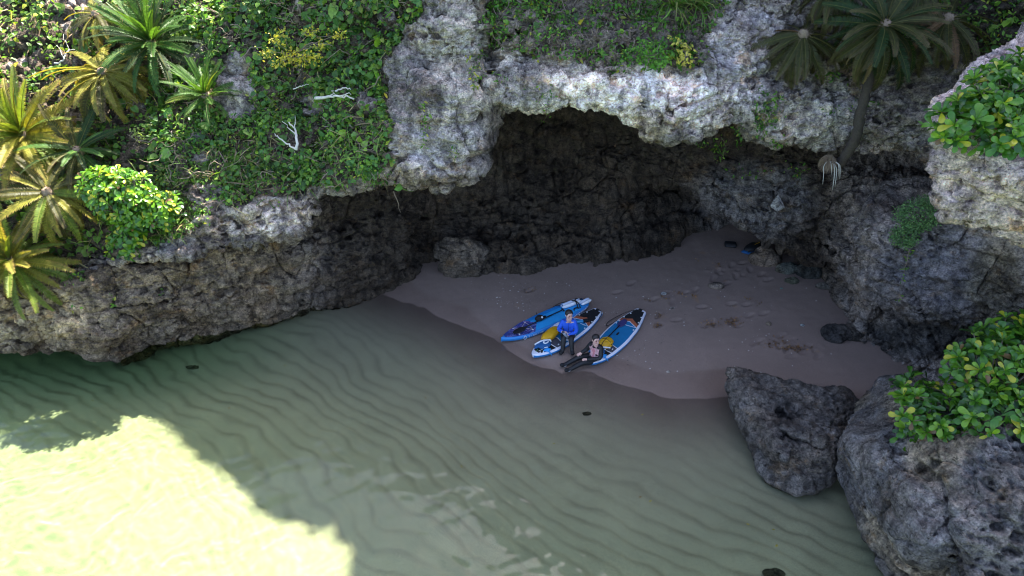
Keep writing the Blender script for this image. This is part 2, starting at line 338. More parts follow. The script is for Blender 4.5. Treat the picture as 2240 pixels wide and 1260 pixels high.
def col_of(pts, kind, rag=0.0):
    p = np.array(pts, float); q = pchip(p[:, 0], p[:, 1:], PXS)
    if rag:
        w = np.stack([PXS/55.0, 0*PXS + rag, 0*PXS], 1); q[:, 0] += rag*(11*perlin(w) + 11*perlin(w*2.9) + 8*perlin(w*7.1)); q[:, 1] += rag*(0.18*perlin(w*1.7 + 4) + 0.10*perlin(w*4.3))
    if kind == 'v':
        a, dy, dz = ray(PXS, q[:, 0]); Y = q[:, 1]; Z = H + dz/dy*Y
    else: Y, Z = q[:, 0], q[:, 1]
    return np.stack([xof(PXS, Y, Z), Y, Z], 1)
bp_ = np.array(BASE, float); bpy_ = pchip(bp_[:, 0], bp_[:, 1:], PXS)[:, 0]
zb = np.zeros_like(PXS)
for _ in range(6):
    a, dy, dz = ray(PXS, bpy_); t = (zb - H)/dz; bX, bY = a*t, dy*t
    zb = np.maximum(sand_base(bX, bY), 0)
ROWB = np.stack([bX, bY, zb], 1)
UNDER = ROWB.copy(); UNDER[:, 2] = -2.6; UNDER[:, 1] += 1.6
r3 = col_of(ROW3, 'h'); r2 = ROWB*0.55 + r3*0.45
top = col_of(TOPL, 'v'); rid = col_of(RIDGE, 'h')
back = rid.copy(); back[:, 1] += 9; back[:, 2] += np.interp(PXS, [-400, 500, 850, 1000, 1400, 1600], [6, 7, 10, 12, 12, 5]); back[:, 0] *= 1.15  # unseen hill added behind, raised to keep sky reflections off the water
LINES = [UNDER, ROWB, r2, r3, col_of(LIP2, 'v', 0.7), col_of(F2A, 'v'), col_of(F2B, 'v'), col_of(WTOP, 'h'), col_of(CEIL, 'h'), col_of(LIP1, 'v', 1.0), col_of(F1A, 'v'), col_of(F1B, 'v'), col_of(F1C, 'v'), top, rid, back]
SUBS = [8, 14, 18, 26, 34, 60, 40, 16, 26, 44, 62, 74, 78, 34, 10]
sq = np.concatenate([k + np.arange(n)/n for k, n in enumerate(SUBS)] + [[len(SUBS)]])
G = pchip(np.arange(len(LINES)), np.stack(LINES, 0), sq)           # rows x columns x 3
NR, NCOL = G.shape[:2]
def grid_normals(G):
    du = np.gradient(G, axis=1); dv = np.gradient(G, axis=0)
    n = np.cross(du, dv); n /= np.linalg.norm(n, axis=2)[..., None] + 1e-9
    return n
def blur_grid(G, n):
    for _ in range(n):
        G[1:-1] = 0.5*G[1:-1] + 0.25*(G[:-2] + G[2:]); G[:, 1:-1] = 0.5*G[:, 1:-1] + 0.25*(G[:, :-2] + G[:, 2:])
    return G
def rock_relief(P, big=1.0, pit=1.0, strata=1.0):
    """relief of pitted reef limestone in metres at world points P"""
    h = big*(0.30*fbm(P*0.55, 3) + 0.22*ridged(P*np.array([0.9, 0.9, 1.5]), 3))
    zz = P[:, 2]*1.25 + 0.9*fbm(P*0.5 + 3, 2); fz = zz - np.floor(zz)
    h += strata*(0.13*perlin(P*np.array([0.5, 0.5, 2.6]) + 0.6*np.stack([perlin(P*0.7)]*3, 1)) + 0.20*(fz*sstep(1.0, 0.82, fz) - 0.4)*sstep(-0.2, 0.4, perlin(P*0.6 + 44)))
    ck = np.minimum(np.abs(perlin(P*np.array([0.9, 0.9, 0.45]) + 71)), np.abs(perlin(P*np.array([0.35, 0.35, 1.3]) + 23)))
    h -= strata*0.20*sstep(0.055, 0.0, ck)
    return h
def rock_pits(P, pit=1.0):
    w1 = worley(P*np.array([2.6, 2.6, 4.2])); w2 = worley(P*np.array([6.0, 6.0, 9.5]) + 31.0)
    msk = sstep(-0.25, 0.3, perlin(P*0.8 + 5.5))
    h = -0.24*pit*msk*sstep(0.42, 0.24, w1) - 0.13*pit*sstep(0.40, 0.22, w2)*(0.45 + 0.55*msk)
    rough = 0.30 + 1.15*sstep(-0.30, 0.35, fbm(P*0.55 + 19, 3))
    h += rough*0.085*ridged(P*np.array([2.8, 2.8, 4.2]), 3) + (0.4 + 0.6*rough)*0.05*ridged(P*np.array([8.0, 8.0, 10.0]), 2)
    return h
G0 = blur_grid(G.copy(), 2)
N0 = grid_normals(G0); N0 = blur_grid(N0.copy(), 6); N0 /= np.linalg.norm(N0, axis=2)[..., None] + 1e-9
u0, v0 = project(G0)
def blob(u, v, cx, cy, rx, ry, soft=0.5):
    return sstep(1.0, 1.0 - soft, np.sqrt(((u - cx)/rx)**2 + ((v - cy)/ry)**2))
flat = G0.reshape(-1, 3)
calm = 1 - 0.55*blob(u0, v0, 990, 320, 130, 100).ravel() - 0.35*blob(u0, v0, 2040, 590, 160, 110).ravel()
D1 = rock_relief(flat)*(0.7 + 0.3*calm)
G1 = G0 + N0*D1.reshape(NR, NCOL, 1)
N1 = grid_normals(G1); N1 = blur_grid(N1.copy(), 3); N1 /= np.linalg.norm(N1, axis=2)[..., None] + 1e-9
D2 = rock_pits(G1.reshape(-1, 3))*calm
rowid = np.repeat(sq, NCOL)
G2 = G1 + N1*D2.reshape(NR, NCOL, 1)
CU, CV = project(G2)                       # where every cliff point shows in the photograph: used to choose rock tones and planting

# rock tones: weathered limestone, bleached faces, brown cave rock made darker for the cave's shade
def rock_tone(P, base=(0.28, 0.255, 0.245)):
    c = np.tile(np.array(base, np.float32), (len(P), 1))
    n = fbm(P*0.8 + 3.3, 4)
    return c*(1 + 0.55*n)[:, None]
CF = G2.reshape(-1, 3); uu, vv = CU.ravel(), CV.ravel()
tone = rock_tone(CF)
wob = 22*fbm(CF*1.3 + 8, 3); u_, v_ = uu + wob*1.5, vv + 22*fbm(CF*1.3 + 40, 3)
def paint(mask, rgb, k=1.0):
    global tone
    m = np.clip(mask*k, 0, 1)[:, None]; var = (1 + 0.4*fbm(CF*2.2 + 11, 3))[:, None]
    tone = tone*(1 - m) + np.array(rgb)*var*m
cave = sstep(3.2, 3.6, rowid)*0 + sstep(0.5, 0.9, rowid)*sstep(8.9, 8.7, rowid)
paint(cave*sstep(620, 760, u_)*sstep(1900, 1780, u_), (0.062, 0.051, 0.041))  # cave interior: its own brown, with shade darkened into the colour
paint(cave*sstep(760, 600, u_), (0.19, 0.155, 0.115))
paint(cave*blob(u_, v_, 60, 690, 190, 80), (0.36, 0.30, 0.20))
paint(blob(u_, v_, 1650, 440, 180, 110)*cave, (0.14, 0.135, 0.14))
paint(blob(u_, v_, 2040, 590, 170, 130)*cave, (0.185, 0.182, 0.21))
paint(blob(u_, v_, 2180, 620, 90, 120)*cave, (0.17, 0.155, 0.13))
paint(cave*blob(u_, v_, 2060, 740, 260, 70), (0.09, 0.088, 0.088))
paint(blob(u_, v_, 985, 310, 150, 120)*(1 - cave), (0.45, 0.42, 0.425))
paint(blob(u_, v_, 1030, 130, 130, 150)*(1 - cave), (0.46, 0.43, 0.40))
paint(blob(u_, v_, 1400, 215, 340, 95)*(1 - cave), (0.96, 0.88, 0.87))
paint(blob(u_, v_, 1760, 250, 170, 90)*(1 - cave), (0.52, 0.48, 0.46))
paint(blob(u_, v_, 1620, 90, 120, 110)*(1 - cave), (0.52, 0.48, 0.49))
paint(blob(u_, v_, 620, 470, 95, 50)*(1 - cave), (0.68, 0.61, 0.59))
paint(blob(u_, v_, 470, 480, 100, 60)*(1 - cave), (0.45, 0.41, 0.37))
paint(blob(u_, v_, 520, 190, 60, 90)*(1 - cave), (0.42, 0.385, 0.38))
paint(blob(u_, v_, 1425, 270, 60, 45)*(1 - cave), (0.36, 0.29, 0.21), 0.7)
paint(blob(u_, v_, 1085, 300, 38, 90)*(1 - cave), (0.17, 0.14, 0.12), 0.85)  # bulge flank: brown stain, with the shade of the cleft painted in
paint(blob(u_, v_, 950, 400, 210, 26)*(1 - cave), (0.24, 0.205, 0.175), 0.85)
paint(blob(u_, v_, 1190, 205, 75, 34)*(1 - cave), (0.30, 0.28, 0.275), 0.8)  # shadowed stretch of the overhang, its shade put into the tone
paint(sstep(12.9, 13.4, rowid), (0.10, 0.10, 0.06), 0.8)
# ---- planting masks in photograph coordinates (the plants themselves stand on the rock)
def inpoly(u, v, poly):
    u = np.asarray(u); v = np.asarray(v); r = np.zeros(u.shape, bool); n = len(poly)
    for k in range(n):
        x0, y0 = poly[k]; x1, y1 = poly[(k + 1) % n]
        c = ((y0 > v) != (y1 > v)) & (u < (x1 - x0)*(v - y0)/(y1 - y0 + 1e-9) + x0); r ^= c
    return r
VEG_L = [(-400, -120), (905, -60), (930, 20), (880, 70), (850, 130), (845, 200), (860, 260), (850, 330), (880, 398), (760, 402), (690, 410), (640, 425), (560, 445), (470, 452), (420, 500), (330, 545), (240, 560), (150, 590), (0, 615), (-400, 640)]
VEG_M = [(1060, -60), (1570, -60), (1580, 20), (1545, 80), (1560, 140), (1470, 165), (1400, 150), (1330, 175), (1290, 150), (1200, 135), (1140, 118), (1080, 110), (1040, 40)]
VEG_R = [(2040, -60), (2700, -60), (2700, 330), (2130, 330), (2110, 200), (2140, 150), (2080, 90), (1990, 50), (1900, -10)]
soil = np.zeros(len(CF), bool)
nz = 26*fbm(CF*1.6 + 70, 3); nz2 = 26*fbm(CF*1.6 + 90, 3)
soilL = inpoly(uu + nz, vv + nz2, VEG_L) & (rowid > 8.9); soilM = inpoly(uu + nz, vv + nz2, VEG_M) & (rowid > 9.5); soilR = inpoly(uu + nz, vv + nz2, VEG_R) & (rowid > 9.5)
bare = (fbm(CF*0.9 + 61, 3) > 0.34) | (blob(u_, v_, 450, 425, 60, 24) > 0.4) | (blob(u_, v_, 520, 190, 55, 90) > 0.4) | (blob(u_, v_, 470, 470, 70, 35) > 0.5)
paint(((soilL | soilR) & ~bare).astype(float), (0.075, 0.062, 0.045), 0.9)
paint(soilM.astype(float), (0.13, 0.105, 0.085), 0.65)
idx = np.arange(NR*NCOL).reshape(NR, NCOL)
Fq = np.stack([idx[:-1, :-1], idx[:-1, 1:], idx[1:, 1:], idx[1:, :-1]], -1).reshape(-1, 4)
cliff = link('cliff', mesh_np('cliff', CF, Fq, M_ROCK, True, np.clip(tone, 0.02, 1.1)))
tag(cliff, 'pitted grey limestone cliff hollowed into a shallow cave behind the beach', kind='structure')

# ------------------------------------------------------------------ sand sheet
def stretch(lo, hi, step, far):
    core = np.arange(lo, hi, step); k = 1.35**np.arange(0, 60); o = np.cumsum(step*k); o = o[o < far]
    return np.concatenate([lo - o[::-1], core, hi + o])
sx = stretch(-13.2, 11.0, 0.045, 260); sy = stretch(5.5, 22.0, 0.045, 260)
SX, SY = np.meshgrid(sx, sy); fx, fy = SX.ravel(), SY.ravel()
P2 = np.stack([fx, fy, np.zeros_like(fx)], 1)
SDIST = shore_dist(fx, fy) + 0.28*fbm(P2*0.55, 3)
sd_true = shore_dist(fx, fy)
zs = sand_base(fx, fy, sd_true)
zs = np.where(np.hypot(fx, fy - 12) > 40, np.maximum(zs, -3.5), zs)
# ripple marks on the bed: crests run along the shore, steep towards it
und = 0.25*sstep(-0.4, -1.5, sd_true) + 0.75*sstep(-1.4, -3.8, sd_true)
warp = 1.05*fbm(P2*0.33 + 2, 2) + 0.26*fbm(P2*1.3, 2)
rd = 0.62*fx + 0.86*fy                       # crests slope down to the right in the picture
rd = np.where(True, 0.28*(sd_true) + 0.72*(0.70*fx + 0.71*fy), 0)
ph = (rd + warp*0.62)/0.36
frac = ph - np.floor(ph)
prof = np.where(frac < 0.62, frac/0.62, (1 - frac)/0.38)
prof = prof*prof*(3 - 2*prof)
ramp_amp = 0.043*und*(0.55 + 0.9*np.clip(0.5 + perlin(P2*0.45 + 33), 0, 1))*sstep(60, 20, np.hypot(fx, fy - 10))
zs = zs + ramp_amp*(prof - 0.5)
zs += 0.02*fbm(P2*0.9 + 5, 3) + 0.006*fbm(P2*5, 2)*sstep(-0.3, 0.4, sd_true)
# footprints and scuffs in the dry sand
FOOT = [(1635, 666, 20), (1640, 690, 30), (1600, 665, 15), (1670, 686, 25), (1710, 735, 35), (1535, 672, 10), (1610, 605, 70), (1570, 592, 60), (1640, 590, 80), (1500, 640, 15), (1455, 640, 20), (1470, 660, 70), (1520, 635, 50), (1590, 620, 30), (1560, 610, 60), (1350, 640, 20), (1440, 690, 60), (1440, 712, 30), (1545, 712, 30), (1560, 705, 70), (1600, 705, 45), (1615, 712, 20), (1660, 745, 20), (1690, 752, 50), (1705, 758, 35), (1720, 765, 60), (1745, 760, 15), (1760, 770, 35), (1730, 780, 20), (1790, 780, 40), (1720, 745, 55), (1650, 750, 40), (1160, 635, 30), (1380, 620, 45), (1430, 655, 30), (1480, 700, 15), (1680, 612, 30), (1625, 575, 20), (1600, 580, 60), (1665, 600, 45)]
for k, (px, py, ang) in enumerate(FOOT):
    p = on_sand(px, py); a = math.radians(ang); dx, dy = fx - p.x, fy - p.y
    near = (np.abs(dx) < 0.5) & (np.abs(dy) < 0.5)
    lx = dx[near]*math.cos(a) + dy[near]*math.sin(a); ly = -dx[near]*math.sin(a) + dy[near]*math.cos(a)
    r2_ = (lx/0.145)**2 + (ly/0.065)**2
    zs[near] += -0.036*np.exp(-r2_**1.3) + 0.010*np.exp(-((np.sqrt(r2_) - 1.5)/0.35)**2)
for k in range(26):                           # scuffed, churned patches right of the boards
    px, py = R.choice([(1700, 750), (1740, 762), (1590, 590), (1640, 600), (1580, 705), (1760, 765)]); p = on_sand(px + R.uniform(-45, 45), py + R.uniform(-10, 10))
    dx, dy = fx - p.x, fy - p.y; near = (np.abs(dx) < 0.3) & (np.abs(dy) < 0.3)
    zs[near] += R.choice([-0.03, 0.02])*np.exp(-(dx[near]**2 + dy[near]**2)/R.uniform(0.002, 0.006))
# sand colours: dry, wet swash band, sediment plus painted shade on the ripples' steep sides
dryc = np.array([0.235, 0.168, 0.138]); wetc = np.array([0.185, 0.124, 0.098]); bedc = np.array([0.395, 0.335, 0.235])
swash = 0.55 + 0.40*perlin(np.stack([fx*0.45, fy*0.45, 0*fx], 1) + 4) + 0.55*sstep(-2, -4, fx) + 0.25*sstep(2.0, 3.5, fx) - 0.35*np.exp(-((fx - 0.6)/1.2)**2)
wet = sstep(swash + 0.10, swash - 0.10, SDIST)*(0.6 + 0.4*sstep(-0.3, 0.5, perlin(P2*0.9 + 61)))
sc = dryc[None]*(1 - wet[:, None]) + wetc[None]*wet[:, None]
bedk = sstep(0.25, -2.2, sd_true)[:, None]
sc = sc*(1 - bedk) + bedc[None]*bedk
silt_shade = (und*sstep(0.42, 0.78, frac)*sstep(1.0, 0.88, frac)*np.clip(0.6 + 0.9*perlin(P2*1.1 + 55), 0.0, 1))[:, None]  # darkens the lee side of each ripple, shade added to the sediment tone
sc = sc*(1 - 0.27*silt_shade*np.array([[1.0, 1.05, 1.0]]))
orange = (sstep(0.30, 0.52, fbm(P2*2.6 + 21, 3))*sstep(0.6, 1.2, sd_true)*sstep(0.05, 0.4, perlin(P2*0.6 + 13)))[:, None]
sc = sc*(1 - 0.45*orange) + np.array([[0.30, 0.17, 0.09]])*0.45*orange
sc *= (1 + 0.10*fbm(P2*1.2 + 77, 3))[:, None]
m_sand, nt, b = new_mat('sand')
geo = nt.nodes.new('ShaderNodeNewGeometry')
n1 = nt.nodes.new('ShaderNodeTexNoise'); n1.inputs['Scale'].default_value = 60; n1.inputs['Detail'].default_value = 6; nt.links.new(geo.outputs['Position'], n1.inputs['Vector'])
mx = nt.nodes.new('ShaderNodeMix'); mx.data_type = 'RGBA'; mx.blend_type = 'MULTIPLY'; mx.inputs[0].default_value = 1
rp = nt.nodes.new('ShaderNodeValToRGB'); rp.color_ramp.elements[0].color = (0.72, 0.72, 0.74, 1); rp.color_ramp.elements[1].color = (1.28, 1.27, 1.25, 1)
rp.color_ramp.elements[0].position = 0.3; rp.color_ramp.elements[1].position = 0.7
nt.links.new(n1.outputs['Fac'], rp.inputs[0]); nt.links.new(attr_rgb(nt), mx.inputs[6]); nt.links.new(rp.outputs[0], mx.inputs[7]); nt.links.new(mx.outputs[2], b.inputs['Base Color'])
b.inputs['Roughness'].default_value = 0.85; b.inputs['Specular IOR Level'].default_value = 0.25
bp = nt.nodes.new('ShaderNodeBump'); bp.inputs['Strength'].default_value = 0.5; bp.inputs['Distance'].default_value = 0.012; nt.links.new(n1.outputs['Fac'], bp.inputs['Height']); nt.links.new(bp.outputs[0], b.inputs['Normal'])
ii = np.arange(len(fx)).reshape(SX.shape)
Fs = np.stack([ii[:-1, :-1], ii[:-1, 1:], ii[1:, 1:], ii[1:, :-1]], -1).reshape(-1, 4)
beach = link('beach', mesh_np('beach', np.stack([fx, fy, zs], 1), Fs, m_sand, True, np.clip(sc, 0.02, 0.8)))
tag(beach, 'brown sand beach running down into a rippled sea bed', kind='structure')

# ------------------------------------------------------------------ water: a closed body whose green comes from its depth
wx = np.concatenate([[-280, -120, -60, -36, -24, -19], np.arange(-16, 12.01, 0.04), [15, 20, 30, 60, 120, 280]]); wy = np.concatenate([[-280, -120, -60, -30, -12, -3, 2], np.arange(5, 18.51, 0.04), [20, 24, 30, 60, 120, 280]])
WX, WY = np.meshgrid(wx, wy); wp = np.stack([WX.ravel(), WY.ravel(), 0*WX.ravel()], 1)
wd = shore_dist(wp[:, 0], wp[:, 1]); wk = (0.35 + 0.65*sstep(0.0, -3.0, wd))*sstep(24, 17, np.hypot(wp[:, 0], wp[:, 1] - 11))
ca, sa = math.cos(0.5), math.sin(0.5)
wr = np.stack([wp[:, 0]*ca + wp[:, 1]*sa, -wp[:, 0]*sa + wp[:, 1]*ca, 0*wp[:, 0]], 1)
wr[:, :2] += 0.25*np.stack([perlin(wr*0.8 + 3), perlin(wr*0.8 + 9)], 1)
WAVE = 0.010*perlin(wr*np.array([0.55, 0.9, 1])) + 0.009*perlin(wr*np.array([1.3, 2.1, 1]) + 7) + 0.0075*perlin(wr*np.array([2.6, 3.6, 1]) + 13) + 0.0036*perlin(wr*np.array([5.2, 6.6, 1]) + 19)
wp[:, 2] = WAVE*wk*1.0; nw = len(wp); jj = np.arange(nw).reshape(WX.shape)
Ft = np.stack([jj[:-1, :-1], jj[:-1, 1:], jj[1:, 1:], jj[1:, :-1]], -1).reshape(-1, 4)
depth_ = np.maximum(0, -sand_base(wp[:, 0], wp[:, 1], wd)); depth_ = np.where(np.hypot(wp[:, 0], wp[:, 1] - 11) > 22, 2.2, depth_)
WTINT = np.exp(-np.array([[0.33, 0.075, 0.33]])*(depth_*1.25)[:, None])     # what the water column below takes from the light
m_water, nt, b = new_mat('sea_water'); nt.nodes.remove(b); L = nt.links.new; out = nt.nodes['Material Output']
fr = nt.nodes.new('ShaderNodeFresnel'); fr.inputs['IOR'].default_value = 1.33
gl = nt.nodes.new('ShaderNodeBsdfGlossy'); gl.inputs['Roughness'].default_value = 0.02
tr = nt.nodes.new('ShaderNodeBsdfRefraction'); tr.inputs['Roughness'].default_value = 0.0; tr.inputs['IOR'].default_value = 1.33
ms = nt.nodes.new('ShaderNodeMixShader'); L(fr.outputs[0], ms.inputs[0]); L(tr.outputs[0], ms.inputs[1]); L(gl.outputs[0], ms.inputs[2]); L(ms.outputs[0], out.inputs['Surface'])
L(attr_rgb(nt), tr.inputs['Color'])
water = link('water', mesh_np('water', wp, Ft, m_water, True, WTINT))
tag(water, 'clear shallow green sea water over rippled sand', kind='structure')

# sunlight is bent by the waves and gathered on the bed
water.cycles.is_caustics_caster = True; beach.cycles.is_caustics_receiver = True; cliff.cycles.is_caustics_receiver = True; sun_d.cycles.is_caustics_light = True
# ------------------------------------------------------------------ leaves
T_HEART = (np.array([(0, 0, 0), (0.36, 0.44, 0.10), (0.02, 0.36, 0.06), (0.72, 0.30, 0.07), (1.0, 0, -0.06), (0.72, -0.30, 0.07), (0.36, -0.44, 0.10), (0.02, -0.36, 0.06), (0.42, 0, 0.0)]),
           np.array([(0, 8, 1), (0, 1, 2), (8, 3, 1), (8, 4, 3), (8, 5, 4), (8, 6, 5), (0, 6, 8), (0, 7, 6)]))
T_OVATE = (np.array([(0, 0, 0), (0.35, 0.22, 0.06), (0.7, 0.17, 0.04), (1.0, 0, -0.05), (0.7, -0.17, 0.04), (0.35, -0.22, 0.06), (0.5, 0, 0)]),
           np.array([(0, 6, 1), (1, 6, 2), (2, 6, 3), (3, 6, 4), (4, 6, 5), (5, 6, 0)]))
T_FINE = (np.array([(0, 0, 0), (0.5, 0.10, 0.03), (1.0, 0, 0), (0.5, -0.10, 0.03)]), np.array([(0, 2, 1), (0, 3, 2)]))
T_BLADE = (np.array([(0, -0.02, 0), (0, 0.02, 0), (0.35, -0.022, 0.18), (0.35, 0.022, 0.18), (0.7, -0.016, 0.16), (0.7, 0.016, 0.16), (1.0, 0, -0.05)]),
           np.array([(0, 1, 2), (1, 3, 2), (2, 3, 4), (3, 5, 4), (4, 5, 6)]))
def leaf_cloud(P, Nrm, size, tmpl, colr, spread=0.6, droop=0.35):
    """one leaf per row of P: faces roughly along Nrm, points outward and down"""
    TV, TF = tmpl; n = len(P)
    N = Nrm + spread*rng.normal(size=(n, 3)); N /= np.linalg.norm(N, axis=1)[:, None] + 1e-9
    t = rng.normal(size=(n, 3)); t[:, 2] -= droop*2; t -= N*np.sum(t*N, 1)[:, None]; t /= np.linalg.norm(t, axis=1)[:, None] + 1e-9
    bt = np.cross(N, t); size = np.broadcast_to(size, (n,))
    V = P[:, None, :] + size[:, None, None]*(TV[None, :, 0:1]*t[:, None, :] + TV[None, :, 1:2]*bt[:, None, :] + TV[None, :, 2:3]*N[:, None, :])
    F = TF[None] + (np.arange(n)*len(TV))[:, None, None]
    C = np.repeat(colr[:, None, :], len(TV), 1)
    return V.reshape(-1, 3), F.reshape(-1, TF.shape[1]), C.reshape(-1, 3)
def join(parts):
    Vs, Fs_, Cs = [], [], []; o = 0
    for V, F, C in parts:
        Vs.append(V); Fs_.append(F + o); Cs.append(C); o += len(V)
    return np.concatenate(Vs), np.concatenate(Fs_), np.concatenate(Cs)
def hue_mix(n, cols, w=None, jit=0.25):
    cols = np.array(cols); k = rng.choice(len(cols), n, p=w); c = cols[k]
    return np.clip(c*(1 + jit*rng.normal(size=(n, 1))) , 0.004, 0.9)
CN = grid_normals(blur_grid(G1.copy(), 4)).reshape(-1, 3)
e1 = np.linalg.norm(np.gradient(G1, axis=1), axis=2); e2 = np.linalg.norm(np.gradient(G1, axis=0), axis=2); CAREA = (e1*e2).ravel()
UPV = np.array([0, 0, 1.0]); FRONT = np.array([0, -0.75, 0.66])
def pick(mask, n):
    w = CAREA*mask; w = w/w.sum(); return rng.choice(len(w), n, p=w)
def cloud_on_cliff(mask, n, size, tmpl, cols, w=None, thick=0.35, spread=0.6, clump=1.4, thr=-0.15, jit=0.25):
    k = pick(mask, n*2); P = CF[k]; cn = fbm(P*clump + 51, 3)
    keep = cn > thr + 0.18*rng.normal(size=len(k)); k = k[keep][:n]; P = P[keep][:n]; cn = cn[keep][:n]
    out = 0.55*CN[k] + 0.45*UPV + 0.2*FRONT; out /= np.linalg.norm(out, axis=1)[:, None]
    hgt_ = thick*np.clip(cn - thr, 0.05, 1.0)*rng.random(len(k))**0.6
    P = P + out*(0.03 + hgt_[:, None]) + 0.04*rng.normal(size=P.shape)
    sz = size*np.exp(0.28*rng.normal(size=len(k)))
    # leaves deeper in a clump belong to the older growth, tones otherwise vary by patch and by leaf
    patch = perlin(P*0.9 + 123)[:, None]
    c = hue_mix(len(k), cols, w, jit)*(1 + 0.35*patch)
    return leaf_cloud(P, out + 0.25*FRONT, sz, tmpl, np.clip(c, 0.004, 0.9), spread)
def stuff(name, parts, mat, label=None, cat='plants', parent=None):
    V, F, C = join(parts); o = link(name, mesh_np(name, V, F, mat, False, C), parent); tag(o, label, cat if label else None, kind='stuff'); return o

GRN = [(0.075, 0.165, 0.02), (0.11, 0.22, 0.022), (0.17, 0.28, 0.028), (0.05, 0.11, 0.022), (0.27, 0.31, 0.035), (0.44, 0.36, 0.03)]
GW = [0.30, 0.28, 0.20, 0.13, 0.07, 0.02]
BLUEG = [(0.055, 0.14, 0.032), (0.08, 0.18, 0.032), (0.11, 0.21, 0.03), (0.21, 0.26, 0.04)]; BW = [0.4, 0.3, 0.2, 0.1]
inP = lambda poly: inpoly(uu + nz, vv + nz2, poly).astype(float)
up_ok = (rowid > 8.95)
mL = soilL & ~bare
far_l = mL & (uu < 330); mid_l = mL & (uu >= 330)
hole = blob(uu, vv, 630, 315, 80, 30) > 0.3
mid_l &= ~hole
stuff('vine_cover', [cloud_on_cliff(far_l.astype(float), 5200, 0.105, T_HEART, GRN, GW, 0.95, clump=1.0, thr=-0.10),
                     cloud_on_cliff(far_l.astype(float), 3600, 0.08, T_OVATE, GRN, GW, 0.45, thr=-0.2)], M_LEAF,
      'tangled green vines covering the slope around the left cycads', 'vines')
stuff('vine_cover', [cloud_on_cliff((mid_l & (vv < 230)).astype(float), 6200, 0.105, T_HEART, BLUEG + GRN[:3], [0.25, 0.2, 0.1, 0.05, 0.15, 0.15, 0.1], 0.85, clump=1.1, thr=-0.08),
                     cloud_on_cliff((mid_l & (vv < 230)).astype(float), 4200, 0.075, T_OVATE, GRN, GW, 0.4, thr=-0.2)], M_LEAF,
      'heart-leaved vines hanging over the upper middle of the left cliff', 'vines')
stuff('vine_cover', [cloud_on_cliff((mid_l & (vv >= 230)).astype(float), 5200, 0.085, T_HEART, BLUEG + GRN[:3], [0.25, 0.2, 0.1, 0.05, 0.15, 0.15, 0.1], 0.65, clump=1.3, thr=-0.03),
                     cloud_on_cliff((mid_l & (vv >= 230)).astype(float), 6500, 0.065, T_OVATE, GRN, GW, 0.32, clump=1.6, thr=-0.1)], M_LEAF,
      'small-leaved green creepers hanging down to the ledge over the left rock face', 'vines')
stuff('vine_cover', [cloud_on_cliff(soilM.astype(float), 5400, 0.085, T_OVATE, [(0.06, 0.17, 0.018), (0.09, 0.22, 0.02), (0.14, 0.27, 0.025), (0.30, 0.30, 0.03)], [0.4, 0.35, 0.2, 0.05], 0.5, clump=1.8, thr=-0.02),
                     cloud_on_cliff(soilM.astype(float), 500, 0.10, T_HEART, GRN, GW, 0.4, thr=-0.1)], M_LEAF,
      'bright green creepers in patches along the top of the pale overhang', 'vines')
stuff('dead_litter', [cloud_on_cliff(soilM.astype(float), 2600, 0.13, T_FINE, [(0.10, 0.065, 0.045), (0.17, 0.12, 0.09), (0.23, 0.18, 0.14)], None, 0.22, clump=1.3, thr=-0.4),
                      cloud_on_cliff((mL & (uu > 380)).astype(float), 2400, 0.12, T_FINE, [(0.12, 0.08, 0.05), (0.20, 0.15, 0.11), (0.26, 0.21, 0.17)], None, 0.25, clump=1.3, thr=-0.4)], M_LEAF,
      'brown dead stems and leaf litter caught between the cliff-top creepers', 'litter')
stuff('vine_cover', [cloud_on_cliff(soilR.astype(float), 3200, 0.09, T_OVATE, GRN, GW, 0.55, thr=-0.25), cloud_on_cliff(soilR.astype(float), 500, 0.14, T_HEART, GRN, GW, 0.5, thr=-0.2)], M_LEAF,
      'dark green scrub behind the right-hand cycads at the cliff top', 'shrubs')
rim = (np.abs(rowid - 14.0) < 0.3) & (uu > 300)
stuff('vine_cover', [cloud_on_cliff(rim.astype(float), 8000, 0.12, T_OVATE, GRN, GW, 0.5, clump=0.9, thr=-0.1)], M_LEAF, 'scrub along the cliff crest above the picture, dappling the sunlit water', 'shrubs')
stuff('slope_grass', [cloud_on_cliff(mL.astype(float), 1500, 0.42, T_BLADE, [(0.10, 0.18, 0.03), (0.17, 0.22, 0.05), (0.30, 0.25, 0.11), (0.24, 0.17, 0.10)], None, 0.35, clump=1.0, thr=0.02),
                      cloud_on_cliff((mid_l & (vv > 300)).astype(float), 700, 0.34, T_BLADE, [(0.10, 0.18, 0.03), (0.28, 0.22, 0.12)], None, 0.25, clump=1.0, thr=-0.2)], M_LEAF, 'thin grass blades and dry stalks among the left cliff vines', 'grass')
stuff('vine_cover', [cloud_on_cliff((mL & (uu < 900)).astype(float), 1100, 0.17, T_HEART, [(0.09, 0.19, 0.04), (0.13, 0.24, 0.045), (0.18, 0.28, 0.05)], None, 0.8, clump=0.8, thr=0.05)], M_LEAF, 'scattered large heart-shaped leaves standing above the smaller left vines', 'vines')
